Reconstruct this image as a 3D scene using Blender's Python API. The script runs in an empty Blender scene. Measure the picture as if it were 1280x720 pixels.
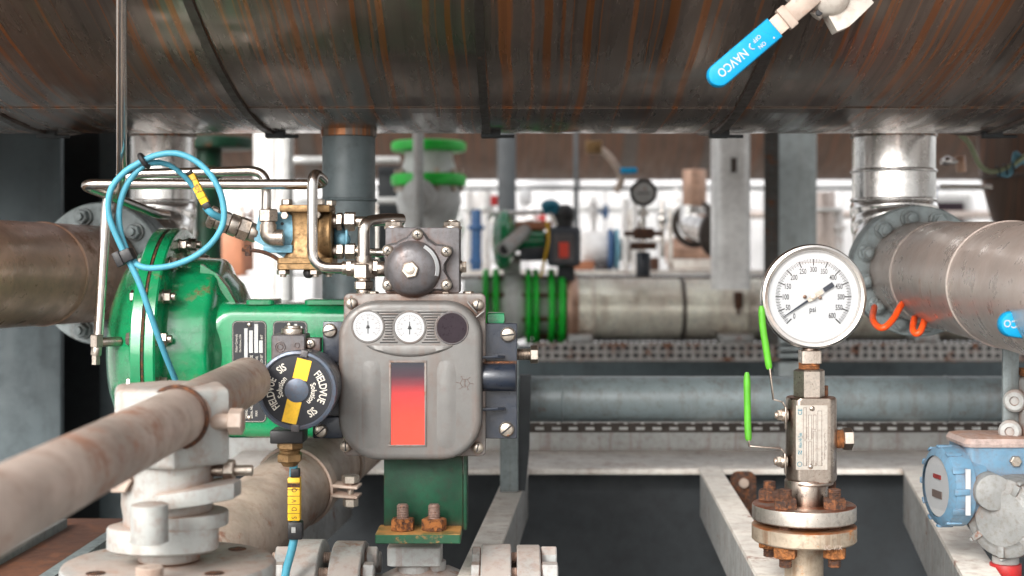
import bpy, bmesh, math, random
from mathutils import Vector, Matrix, Quaternion
R = math.radians
random.seed(7)
SC = bpy.context.scene
COL = SC.collection
F = 1778.0          # focal length of the photograph in its own pixels (50 mm on 36 mm)
ZC = 1.50           # height of the camera above the concrete
HZ = 320.0
V = Vector
def P(u, v, Y):
    return V(((u-640)*Y/F, Y, ZC-(v-HZ)*Y/F))
class Fr:
    """a working plane at depth Y: u, v in photo pixels, w in the same unit away from the camera"""
    def __init__(s, Y): s.Y = Y; s.s = Y/F
    def __call__(s, u, v, w=0): 
        p = P(u, v, s.Y); p.y += w*s.s; return p
# ---------------------------------------------------------------- mesh builder
def frame(a):
    a = a.normalized()
    h = V((0,0,1)) if abs(a.z) < .9 else V((0,1,0))
    u = h.cross(a).normalized(); v = a.cross(u).normalized()
    return a, u, v
class B:
    def __init__(s): s.bm = bmesh.new()
    def loft(s, rings, cap0=True, cap1=True, closed=False):
        bm = s.bm
        rv = [[bm.verts.new(p) for p in r] for r in rings]
        n = len(rv[0]); m = len(rv)
        for i in range(m if closed else m-1):
            a, b = rv[i], rv[(i+1) % m]
            for j in range(n):
                k = (j+1) % n
                try: bm.faces.new((a[j], a[k], b[k], b[j]))
                except ValueError: pass
        if not closed:
            if cap0: bm.faces.new(list(reversed(rv[0])))
            if cap1: bm.faces.new(rv[-1])
        return s
    def lathe(s, p, axis, prof, seg=40, cap0=True, cap1=True, ph=0, closed=False, vx=None):
        a, u, v = frame(axis)
        if vx is not None:
            u = (vx - a*vx.dot(a)).normalized(); v = a.cross(u)
        rings = []
        for t, r in prof:
            rings.append([p + a*t + (u*math.cos(ph+2*math.pi*j/seg) + v*math.sin(ph+2*math.pi*j/seg))*max(r,1e-5) for j in range(seg)])
        return s.loft(rings, cap0, cap1, closed)
    def cyl(s, p0, p1, r, r1=None, seg=32, bev=None):
        d = p1-p0; L = d.length; r1 = r if r1 is None else r1
        b = min(r, r1)*.08 if bev is None else bev
        b = min(b, L*.3)
        if b <= 0: return s.lathe(p0, d, [(0,r),(L,r1)], seg)
        return s.lathe(p0, d, [(0,r-b),(b*.35,r-b*.25),(b,r),(L-b,r1),(L-b*.35,r1-b*.25),(L,r1-b)], seg)
    def hexa(s, p0, p1, r, ph=0, vx=None):
        d = p1-p0; L = d.length; c = min(r*.14, L*.3)
        return s.lathe(p0, d, [(0,r*.87),(c*.7,r),(L-c*.7,r),(L,r*.87)], 6, ph=ph, vx=vx)
    def thread(s, p0, p1, r, pitch=.0014, seg=20, d=.1):
        L = (p1-p0).length; n = max(2, int(L/pitch)); pr = []
        for i in range(n):
            pr += [(L*i/n, r*(1-d)), (L*(i+.5)/n, r)]
        pr.append((L, r*(1-d)))
        return s.lathe(p0, p1-p0, pr, seg)
    def box(s, a, b, bev=0):
        x0,x1 = sorted((a[0],b[0])); y0,y1 = sorted((a[1],b[1])); z0,z1 = sorted((a[2],b[2]))
        return s.obox(V(((x0+x1)/2,(y0+y1)/2,(z0+z1)/2)), V((1,0,0)), V((0,1,0)), (x1-x0, y1-y0, z1-z0), bev)
    def obox(s, c, ax, ay, size, bev=0):
        ax = ax.normalized(); az = ax.cross(ay).normalized(); ay = az.cross(ax)
        hx, hy, hz = [q/2 for q in size]
        if bev <= 0:
            rings = [[c+ax*x*hx+ay*y*hy+az*z for x,y in ((-1,-1),(1,-1),(1,1),(-1,1))] for z in (-hz,hz)]
            return s.loft(rings)
        b = min(bev, hx*.9, hy*.9, hz*.9)
        def rr(i):
            out = []
            for cx,cy,a0 in ((hx-b,hy-b,0),(-hx+b,hy-b,90),(-hx+b,-hy+b,180),(hx-b,-hy+b,270)):
                for k in range(3):
                    a = R(a0+45*k); out.append((cx+(b-i)*math.cos(a), cy+(b-i)*math.sin(a)))
            return out
        rings = []
        for z,i in ((-hz,b),(-hz+b*.3,b*.3),(-hz+b,0),(hz-b,0),(hz-b*.3,b*.3),(hz,b)):
            i = min(i, b*.98)
            rings.append([c+ax*x+ay*y+az*z for x,y in rr(i)])
        return s.loft(rings)
    def tube(s, pts, r, fillet=0, seg=16, cap=True, radii=None):
        pts = [V(p) for p in pts]
        path = [pts[0]]
        if fillet > 0:
            for i in range(1, len(pts)-1):
                a, b, c = pts[i-1], pts[i], pts[i+1]
                d = min(fillet, (a-b).length*.49, (c-b).length*.49)
                p0 = b+(a-b).normalized()*d; p2 = b+(c-b).normalized()*d
                for k in range(9):
                    t = k/8; path.append(p0*(1-t)**2*1.0 + b*2*t*(1-t) + p2*t*t)
            path.append(pts[-1])
        elif fillet < 0:
            path = catmull(pts, int(-fillet))
        else: path = pts
        pp = [path[0]]
        for q in path[1:]:
            if (q-pp[-1]).length > 1e-5: pp.append(q)
        path = pp
        t0 = (path[1]-path[0]).normalized(); _, u, v = frame(t0); rings = []; n = len(path)
        for i, p in enumerate(path):
            t = (path[min(i+1,n-1)]-path[max(i-1,0)]).normalized()
            q = t0.rotation_difference(t); u = q @ u; v = q @ v; t0 = t
            rad = r if radii is None else radii(i/(n-1))
            rings.append([p+(u*math.cos(2*math.pi*j/seg)+v*math.sin(2*math.pi*j/seg))*rad for j in range(seg)])
        return s.loft(rings, cap, cap)
    def torus(s, c, axis, Rr, r, seg=48, sg=12):
        a,u,v = frame(axis)
        rings = []
        for i in range(seg):
            A = 2*math.pi*i/seg; d = u*math.cos(A)+v*math.sin(A)
            rings.append([c+d*(Rr+r*math.cos(2*math.pi*j/sg))+a*r*math.sin(2*math.pi*j/sg) for j in range(sg)])
        return s.loft(rings, closed=True)
    def sphere(s, c, r, seg=20, sc=(1,1,1)):
        rings = []
        n = seg//2
        for i in range(1, n):
            A = math.pi*i/n
            rings.append([c+V((r*sc[0]*math.sin(A)*math.cos(2*math.pi*j/seg), r*sc[1]*math.sin(A)*math.sin(2*math.pi*j/seg), -r*sc[2]*math.cos(A))) for j in range(seg)])
        return s.loft(rings)
    def poly(s, pts, d, bev=0):
        """extrude the flat outline pts along vector d"""
        c = sum(pts, V((0,0,0)))/len(pts)
        if bev <= 0: return s.loft([pts, [p+d for p in pts]])
        L = d.length; n = d.normalized(); b = min(bev, L*.4)
        def ins(i): 
            out = []
            for p in pts:
                q = p-c; out.append(c+q*(1-i/max(q.length,1e-6)))
            return out
        R0 = []
        for t,i in ((0,b),(b*.3,b*.3),(b,0),(L-b,0),(L-b*.3,b*.3),(L,b)):
            R0.append([p+n*t for p in ins(i)])
        return s.loft(R0)
def catmull(pts, n):
    out = []
    P_ = [pts[0]*2-pts[1]] + pts + [pts[-1]*2-pts[-2]]
    for i in range(1, len(P_)-2):
        a,b,c,d = P_[i-1:i+3]
        for k in range(n):
            t = k/n
            out.append(.5*((2*b)+(c-a)*t+(2*a-5*b+4*c-d)*t*t+(3*b-a-3*c+d)*t**3))
    out.append(pts[-1]); return out
def rr(u0, v0, u1, v1, r, k=8):
    """rounded rectangle outline in pixels; r one radius or (tl, tr, br, bl)"""
    if not isinstance(r, (tuple, list)): r = (r,)*4
    out = []
    for (cu, cv, su, sv, rad, a0) in ((u0,v0,1,1,r[0],180),(u1,v0,-1,1,r[1],270),(u1,v1,-1,-1,r[2],0),(u0,v1,1,-1,r[3],90)):
        for q in range(k+1):
            a = R(a0+90*q/k); out.append((cu+su*rad+rad*math.cos(a), cv+sv*rad+rad*math.sin(a)))
    return out
# ---------------------------------------------------------------- scene objects
def finish(b, name, mat, ang=35):
    bm = b.bm
    bmesh.ops.recalc_face_normals(bm, faces=bm.faces)
    me = bpy.data.meshes.new(name); bm.to_mesh(me); bm.free()
    me.shade_smooth()
    try: me.set_sharp_from_angle(angle=R(ang))
    except Exception: pass
    me.materials.append(mat)
    return me
def loc_of(p):
    while p is not None and p.parent: p = p.parent
    return p.location if p is not None else V((0,0,0))
def part(name, b, mat, parent, label=None, ang=35):
    me = finish(b, name, mat, ang)
    me.transform(Matrix.Translation(-loc_of(parent)))
    o = bpy.data.objects.new(name, me); COL.objects.link(o); o.parent = parent
    if label: o['label'] = label
    return o
def tag(o, label=None, cat=None, group=None, kind=None):
    if label: o['label'] = label
    if cat: o['category'] = cat
    if group: o['group'] = group
    if kind: o['kind'] = kind
    return o
def thing(name, label, cat, at, group=None):
    o = bpy.data.objects.new(name, None); COL.objects.link(o); o.location = at
    o.empty_display_size = .02
    return tag(o, label, cat, group)
def single(name, b, mat, label, cat, at=None, group=None, ang=35):
    me = finish(b, name, mat, ang)
    o = bpy.data.objects.new(name, me); COL.objects.link(o)
    if at is not None: me.transform(Matrix.Translation(-at)); o.location = at
    return tag(o, label, cat, group)
def struct(name, b, mat):
    me = finish(b, name, mat); o = bpy.data.objects.new(name, me); COL.objects.link(o)
    o['kind'] = 'structure'; return o
def dup(root, delta, label, scale=None):
    r = root.copy(); COL.objects.link(r); r.location = root.location + delta; r['label'] = label
    for ch in list(root.children):
        c = ch.copy(); COL.objects.link(c); c.parent = r
        for g in list(ch.children):
            d = g.copy(); COL.objects.link(d); d.parent = c
    return r
# ---------------------------------------------------------------- lettering
_tc = {}
def glyphs(body, bold=0):
    key = (body, bold)
    if key not in _tc:
        cu = bpy.data.curves.new('lettering', 'FONT'); cu.body = body; cu.size = 1; cu.resolution_u = 3; cu.offset = bold
        o = bpy.data.objects.new('lettering', cu); COL.objects.link(o)
        dg = bpy.context.evaluated_depsgraph_get(); dg.update()
        me = bpy.data.meshes.new_from_object(o.evaluated_get(dg))
        vs = [v.co.copy() for v in me.vertices]; fs = [tuple(p.vertices) for p in me.polygons]
        bpy.data.objects.remove(o); bpy.data.curves.remove(cu); bpy.data.meshes.remove(me)
        xs = [v.x for v in vs] or [0]
        _tc[key] = (vs, fs, min(xs), max(xs))
    return _tc[key]
def put(b, body, size, fn, xs=1.0, align='C', bold=0):
    """add lettering; fn(x, y) -> world point, x along the line, y up, in metres"""
    vs, fs, x0, x1 = glyphs(body, bold)
    off = {'C': (x0+x1)/2, 'L': x0, 'R': x1}[align]
    nv = [b.bm.verts.new(fn((v.x-off)*size*xs, v.y*size)) for v in vs]
    for f in fs:
        try: b.bm.faces.new([nv[i] for i in f])
        except ValueError: pass
def flat(o, u, v):
    return lambda x, y: o + u*x + v*y
def arc(c, u, v, rad, a0, inward=False):
    """text on a circle, reading clockwise around centre c, a0 = angle of its middle (deg, ccw from u)"""
    def f(x, y):
        if inward: a = R(a0) + x/rad; r = rad - y
        else: a = R(a0) - x/rad; r = rad + y
        return c + u*r*math.cos(a) + v*r*math.sin(a)
    return f
# ---------------------------------------------------------------- materials
def mat(name, col, rough=.5, metal=0., rust=0., rustcol=(.20,.065,.02), dirt=.35, dirtcol=(.03,.024,.02), sc=30,
        bump=.15, var=.12, top=0., topcol=(.30,.13,.06), rr_=(.0,.15), coat=0., streak=0., spots=0., ao=True, fine=260, spec=.5):
    m = bpy.data.materials.new(name); m.use_nodes = True
    nt = m.node_tree; N = nt.nodes; L = nt.links; N.clear()
    out = N.new('ShaderNodeOutputMaterial'); bs = N.new('ShaderNodeBsdfPrincipled'); L.new(bs.outputs[0], out.inputs[0])
    tc = N.new('ShaderNodeTexCoord'); oi = N.new('ShaderNodeObjectInfo')
    add = N.new('ShaderNodeVectorMath'); add.operation = 'ADD'
    L.new(tc.outputs['Object'], add.inputs[0])
    sc3 = N.new('ShaderNodeVectorMath'); sc3.operation = 'SCALE'; L.new(oi.outputs['Random'], sc3.inputs['Scale']); sc3.inputs[0].default_value = (3.1,5.7,7.3)
    L.new(sc3.outputs[0], add.inputs[1]); co = add.outputs[0]
    def noise(scale, det=6, ro=.6, vec=None):
        n = N.new('ShaderNodeTexNoise'); n.inputs['Scale'].default_value = scale; n.inputs['Detail'].default_value = det
        n.inputs['Roughness'].default_value = ro; L.new(vec or co, n.inputs['Vector']); return n.outputs['Fac']
    def ramp(inp, a, b, lo=0., hi=1.):
        r = N.new('ShaderNodeMapRange'); r.interpolation_type = 'SMOOTHSTEP'
        L.new(inp, r.inputs[0]); r.inputs[1].default_value = a; r.inputs[2].default_value = b; r.inputs[3].default_value = lo; r.inputs[4].default_value = hi
        return r.outputs[0]
    def math_(op, a, b=None, cl=False):
        x = N.new('ShaderNodeMath'); x.operation = op; x.use_clamp = cl
        for i, q in enumerate((a, b)):
            if q is None: continue
            if isinstance(q, (int, float)): x.inputs[i].default_value = q
            else: L.new(q, x.inputs[i])
        return x.outputs[0]
    def mix(f, a, b):
        x = N.new('ShaderNodeMix'); x.data_type = 'RGBA'
        if isinstance(f, (int,float)): x.inputs[0].default_value = f
        else: L.new(f, x.inputs[0])
        for i, q in ((6,a),(7,b)):
            if isinstance(q, (tuple,list)): x.inputs[i].default_value = (*q,1)
            else: L.new(q, x.inputs[i])
        return x.outputs[2]
    n1 = noise(sc); n2 = noise(sc*4.3, 8, .7)
    c = mix(ramp(n1,.3,.7), tuple(q*(1-var) for q in col), tuple(min(1,q*(1+var)) for q in col))
    c = mix(ramp(n2,.44,.72,0,dirt*.75), c, dirtcol)
    rm = None
    if streak:
        mp = N.new('ShaderNodeMapping'); mp.inputs['Scale'].default_value = (1,1,.07); L.new(co, mp.inputs[0])
        s_ = ramp(noise(sc*3, 5, .6, mp.outputs[0]), .5, .68, 0, streak)
        c = mix(s_, c, tuple((a+b_)/2 for a,b_ in zip(rustcol, dirtcol)))
    if rust:
        rn = math_('ADD', math_('MULTIPLY', noise(sc*.8, 10, .72), .75), math_('MULTIPLY', noise(sc*5, 6, .7), .25))
        th = .62-rust*.36
        rm = ramp(rn, th, th+.09)
        rc = mix(n2, tuple(q*.45 for q in rustcol), tuple(min(1,q*1.6) for q in rustcol))
        c = mix(rm, c, rc)
    if top:
        g = N.new('ShaderNodeNewGeometry'); sx = N.new('ShaderNodeSeparateXYZ'); L.new(g.outputs['Normal'], sx.inputs[0])
        tm = math_('MULTIPLY', ramp(sx.outputs[2], .35, .9), ramp(n1, .35, .6, .25, 1)); tm = math_('MULTIPLY', tm, top)
        c = mix(tm, c, topcol)
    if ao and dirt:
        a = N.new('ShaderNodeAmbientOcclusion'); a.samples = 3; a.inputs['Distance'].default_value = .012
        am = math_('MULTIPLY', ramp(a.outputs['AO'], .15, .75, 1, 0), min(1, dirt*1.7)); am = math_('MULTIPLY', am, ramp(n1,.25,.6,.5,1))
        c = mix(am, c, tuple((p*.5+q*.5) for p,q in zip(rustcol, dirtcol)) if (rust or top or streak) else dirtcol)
    if spots:
        vo = N.new('ShaderNodeTexNoise'); vo.inputs['Scale'].default_value = sc*9; vo.inputs['Detail'].default_value = 2; L.new(co, vo.inputs['Vector'])
        c = mix(ramp(vo.outputs['Fac'], .70, .74, 0, spots), c, tuple(q*.6 for q in rustcol))
    L.new(c, bs.inputs['Base Color'])
    ro = ramp(n2, .3, .7, max(.03, rough-rr_[1]*.5), min(1, rough+rr_[1]))
    me = metal
    if rm is not None:
        mm = N.new('ShaderNodeMix'); mm.data_type='FLOAT'; L.new(rm, mm.inputs[0]); L.new(ro, mm.inputs[2]); mm.inputs[3].default_value = .9; ro = mm.outputs[0]
        if metal:
            me2 = math_('MULTIPLY', math_('SUBTRACT', 1., rm), metal); L.new(me2, bs.inputs['Metallic'])
    if not (rm is not None and metal): bs.inputs['Metallic'].default_value = metal
    L.new(ro, bs.inputs['Roughness'])
    bs.inputs['Coat Weight'].default_value = coat; bs.inputs['Coat Roughness'].default_value = .12
    bs.inputs['Specular IOR Level'].default_value = spec
    if bump:
        b1 = N.new('ShaderNodeBump'); b1.inputs['Strength'].default_value = bump; b1.inputs['Distance'].default_value = .0012
        h = math_('ADD', n2, math_('MULTIPLY', noise(fine*1.0, 3), .35))
        if rm is not None: h = math_('ADD', h, math_('MULTIPLY', rm, .8))
        L.new(h, b1.inputs['Height']); L.new(b1.outputs[0], bs.inputs['Normal'])
    return m
def plain(name, col, rough=.5, metal=0, emit=0):
    m = bpy.data.materials.new(name); m.use_nodes = True
    b = m.node_tree.nodes['Principled BSDF']; b.inputs['Base Color'].default_value = (*col,1); b.inputs['Roughness'].default_value = rough; b.inputs['Metallic'].default_value = metal
    n = m.node_tree.nodes.new('ShaderNodeTexNoise'); n.inputs['Scale'].default_value = 300
    mr = m.node_tree.nodes.new('ShaderNodeMapRange'); mr.inputs[3].default_value = max(0.02,rough-.06); mr.inputs[4].default_value = min(1,rough+.08)
    tc = m.node_tree.nodes.new('ShaderNodeTexCoord'); m.node_tree.links.new(tc.outputs['Object'], n.inputs['Vector'])
    m.node_tree.links.new(n.outputs['Fac'], mr.inputs[0]); m.node_tree.links.new(mr.outputs[0], b.inputs['Roughness'])
    return m
def glass(name, tint=(1,1,1), rough=.03):
    m = bpy.data.materials.new(name); m.use_nodes = True; nt = m.node_tree; N = nt.nodes; N.clear()
    o = N.new('ShaderNodeOutputMaterial'); mx = N.new('ShaderNodeMixShader'); t = N.new('ShaderNodeBsdfTransparent'); g = N.new('ShaderNodeBsdfGlossy')
    t.inputs[0].default_value = (*tint,1); g.inputs['Roughness'].default_value = rough
    f = N.new('ShaderNodeLayerWeight'); pw = N.new('ShaderNodeMath'); pw.operation = 'POWER'; pw.inputs[1].default_value = 4
    ma = N.new('ShaderNodeMath'); ma.operation = 'MULTIPLY_ADD'; ma.inputs[1].default_value = .8; ma.inputs[2].default_value = .04
    nt.links.new(f.outputs['Facing'], pw.inputs[0]); nt.links.new(pw.outputs[0], ma.inputs[0]); nt.links.new(ma.outputs[0], mx.inputs[0]); nt.links.new(t.outputs[0], mx.inputs[1]); nt.links.new(g.outputs[0], mx.inputs[2]); nt.links.new(mx.outputs[0], o.inputs[0])
    return m
RUST = (.22,.075,.028)
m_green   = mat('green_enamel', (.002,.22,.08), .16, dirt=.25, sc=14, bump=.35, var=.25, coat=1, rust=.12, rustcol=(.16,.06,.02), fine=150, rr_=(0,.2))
m_greendk = mat('dark_green_enamel', (.002,.045,.020), .5, spec=.35, dirt=.6, sc=25, bump=.25, var=.35, rust=.2, rustcol=(.13,.05,.02))
m_grnflg  = mat('bright_green_enamel', (.01,.50,.04), .4, dirt=.3, sc=20, bump=.1)
m_ss      = mat('stainless_tube', (.66,.62,.58), .22, 1, dirt=.04, sc=50, bump=0, rr_=(0,.03), var=.05, ao=False)
m_ssfit   = mat('stainless_fitting', (.54,.48,.42), .32, 1, dirt=.55, sc=60, bump=.15, top=.15, spots=.6, streak=.25)
m_ssman   = mat('stainless_block', (.42,.36,.31), .32, 1, dirt=.45, sc=35, bump=.15, top=.8, topcol=(.34,.13,.06), spots=.6, streak=.4)
m_screw   = mat('weathered_screw_steel', (.55,.49,.42), .36, .9, rust=.2, dirt=.5, sc=110, bump=.2)
m_brass   = mat('tarnished_brass', (.27,.165,.075), .45, .65, dirt=.8, dirtcol=(.05,.03,.015), sc=38, bump=.35, var=.3, spots=.4)
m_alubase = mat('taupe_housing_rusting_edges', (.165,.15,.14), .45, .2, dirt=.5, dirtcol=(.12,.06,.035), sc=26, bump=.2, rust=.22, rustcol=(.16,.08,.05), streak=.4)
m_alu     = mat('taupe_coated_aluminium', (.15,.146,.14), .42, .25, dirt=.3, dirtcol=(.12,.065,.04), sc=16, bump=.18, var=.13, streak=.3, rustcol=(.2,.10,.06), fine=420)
m_aludk   = mat('dark_cast_aluminium', (.115,.11,.115), .42, .45, dirt=.5, dirtcol=(.05,.03,.02), sc=40, bump=.25, var=.2, streak=.3)
m_navy    = mat('navy_painted_steel', (.014,.020,.033), .33, .1, dirt=.35, dirtcol=(.05,.04,.035), sc=40, bump=.25, coat=.25)
m_capring = mat('worn_blue_grey_cap', (.09,.115,.155), .34, .35, dirt=.55, dirtcol=(.12,.06,.04), sc=45, bump=.15, streak=.2)
m_gry     = mat('blue_grey_paint', (.175,.215,.225), .36, 0, spec=.7, dirt=.45, dirtcol=(.06,.035,.02), sc=18, rust=.09, rustcol=(.12,.06,.04), bump=.15, streak=.3)
m_grylt   = mat('light_grey_paint', (.40,.41,.40), .55, 0, dirt=.5, dirtcol=(.16,.07,.04), sc=22, rust=.14, rustcol=(.24,.10,.05), top=.45, topcol=(.36,.22,.16), bump=.22, streak=.35)
m_white   = mat('chalky_white_paint', (.37,.38,.365), .6, 0, dirt=.6, dirtcol=(.22,.11,.06), sc=18, rust=.16, rustcol=(.30,.13,.06), top=.4, topcol=(.45,.27,.19), bump=.7, streak=.35, fine=120)
m_lever   = mat('primer_worn_pipe', (.44,.35,.29), .5, 0, dirt=.5, dirtcol=(.22,.11,.07), sc=13, rust=.20, rustcol=(.30,.15,.10), bump=.35, var=.3, streak=.0)
m_leverfg = mat('primer_worn_lever', (.50,.415,.36), .48, 0, dirt=.7, dirtcol=(.26,.12,.07), sc=10, rust=.26, rustcol=(.40,.22,.15), bump=.35, var=.3)
m_rustbolt= mat('rusted_bolt', (.075,.03,.018), .8, 0, dirt=.7, sc=210, rust=.55, rustcol=(.34,.12,.03), bump=1.0, var=.6, top=.3, topcol=(.10,.04,.025))
m_rustdk  = mat('dark_brown_bolt', (.062,.030,.020), .6, .1, dirt=.6, sc=180, rust=.4, rustcol=(.20,.075,.03), bump=.8, var=.5)
m_orust   = mat('orange_rust', (.27,.105,.035), .85, 0, dirt=.8, dirtcol=(.05,.02,.012), sc=200, rust=.5, rustcol=(.38,.14,.04), bump=1.0, var=.5)
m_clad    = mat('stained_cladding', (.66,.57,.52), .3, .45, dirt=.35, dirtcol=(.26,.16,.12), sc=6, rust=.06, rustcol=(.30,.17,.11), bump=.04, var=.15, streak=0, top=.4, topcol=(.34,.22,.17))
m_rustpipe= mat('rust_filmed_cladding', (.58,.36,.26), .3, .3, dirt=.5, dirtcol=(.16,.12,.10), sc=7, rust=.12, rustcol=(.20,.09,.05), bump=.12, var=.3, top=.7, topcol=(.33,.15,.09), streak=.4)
m_chrome  = mat('bright_cladding', (.86,.84,.82), .18, .9, dirt=.2, sc=14, bump=.08, rr_=(0,.12), streak=.25)
m_flange  = mat('blue_grey_flange', (.24,.28,.285), .5, .1, dirt=.4, sc=25, bump=.15, streak=.3, rustcol=(.14,.08,.05))
m_blk     = mat('black_plastic', (.012,.012,.014), .45, dirt=.3, dirtcol=(.08,.06,.05), sc=80, bump=.1)
m_cable   = mat('light_blue_cable_jacket', (.065,.31,.42), .5, dirt=.3, dirtcol=(.14,.17,.19), sc=40, bump=.05, var=.1)
m_headgrey= mat('cast_head_grey', (.24,.245,.24), .55, .1, dirt=.6, dirtcol=(.12,.08,.05), sc=40, bump=.5, rust=.1, fine=90)
m_blue    = mat('sky_blue_paint', (.115,.235,.345), .42, dirt=.5, dirtcol=(.13,.11,.10), sc=30, rust=.08, bump=.2, coat=.2, streak=.2)
m_blueblk = mat('pale_blue_block', (.16,.37,.48), .5, dirt=.4, dirtcol=(.03,.04,.05), sc=70, bump=.1)
m_vinyl   = mat('blue_vinyl_grip', (.0,.27,.52), .55, spec=.3, dirt=.15, dirtcol=(.02,.06,.12), sc=40, bump=.05, var=.06, spots=.2)
m_lime    = mat('lime_vinyl_grip', (.075,.33,.015), .5, dirt=.55, dirtcol=(.1,.25,.03), sc=50, bump=.05)
m_yel     = mat('yellow_label', (.80,.47,.02), .45, dirt=.35, dirtcol=(.25,.12,.03), sc=60, bump=.03)
m_orange  = mat('orange_cable', (.85,.09,.01), .4, dirt=.2, sc=50, bump=.03)
m_red     = mat('red_ring_paint', (.42,.02,.02), .4, dirt=.3, sc=50, bump=.1)
m_dial    = mat('white_dial', (.41,.42,.43), .5, dirt=0, sc=20, bump=0, var=.015)
m_ink     = plain('black_ink', (.012,.012,.014), .5)
m_inkteal = plain('teal_ink', (.0,.16,.22), .5)
m_inkwht  = plain('off_white_ink', (.68,.64,.56), .55)
m_inkgry  = plain('brown_grey_ink', (.12,.09,.08), .5)
m_plate   = mat('etched_nameplate', (.52,.48,.43), .42, .7, dirt=.35, dirtcol=(.22,.1,.05), sc=60, bump=.05)
m_blkplate= mat('black_nameplate', (.008,.009,.014), .4, dirt=.1, sc=60, bump=.05)
m_silverbar=mat('silver_data_field', (.5,.5,.49), .4, .6, dirt=.3, sc=60, bump=.02)
m_darkplum= mat('dark_lens', (.014,.007,.012), .3, spec=.25, dirt=.2, dirtcol=(.03,.02,.025), sc=70, bump=.02)
m_glass   = glass('clear_glass')
m_col     = mat('dark_blue_grey_steel', (.075,.10,.11), .5, dirt=.3, sc=8, bump=.08, streak=.2, rustcol=(.03,.03,.03))
m_colblk  = mat('near_black_steel', (.024,.029,.033), .6, dirt=.2, sc=8, bump=.05)
m_galv    = mat('galvanised_steel', (.75,.75,.73), .45, .3, dirt=.35, sc=20, bump=.1, rust=.05)
m_traydk  = mat('dark_galvanised_tray', (.10,.10,.095), .5, .5, dirt=.5, sc=30, rust=.22, bump=.1)
m_cream   = mat('cream_beam_paint', (.86,.81,.74), .55, dirt=.5, dirtcol=(.28,.15,.09), sc=12, rust=.12, rustcol=(.3,.12,.07), bump=.15, streak=.2)
m_bgwhite = mat('white_sheet_wall', (.72,.72,.73), .5, dirt=.1, sc=3, bump=0, ao=False)
m_bgwht2  = mat('white_equipment_paint', (.82,.80,.78), .5, dirt=.3, dirtcol=(.3,.15,.08), sc=12, rust=.1, bump=.05, ao=False)
m_bgpink  = mat('red_oxide_primer', (.42,.17,.09), .6, dirt=.3, sc=12, bump=.05, ao=False)
m_bgblue  = mat('deep_blue_paint', (.03,.10,.24), .4, dirt=.3, sc=20, bump=.05, ao=False)
m_teal    = mat('teal_paint', (.0,.14,.22), .4, dirt=.3, sc=40, bump=.05)
m_postlt  = mat('pale_grey_green_post', (.50,.56,.56), .5, dirt=.3, sc=9, bump=.05, streak=.2, rustcol=(.3,.25,.2))
m_grey    = mat('valve_body_grey', (.55,.56,.55), .45, dirt=.35, dirtcol=(.2,.12,.08), sc=18, bump=.1, rust=.08)

def sheet(b, c, axis, r, seg=64):
    a,u,v = frame(axis); b.bm.faces.new([b.bm.verts.new(c+(u*math.cos(2*math.pi*k/seg)+v*math.sin(2*math.pi*k/seg))*r) for k in range(seg)]); return b
# ================================================================= setting, vessels, steelwork
b = B(); b.loft([[V((-60,-40,0)),V((60,-40,0)),V((60,90,0)),V((-60,90,0))]], True, False)
m_conc = mat('pale_concrete', (.55,.53,.50), .85, dirt=.3, sc=.8, bump=.1, fine=40, ao=False)
struct('ground', b, m_conc)
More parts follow.
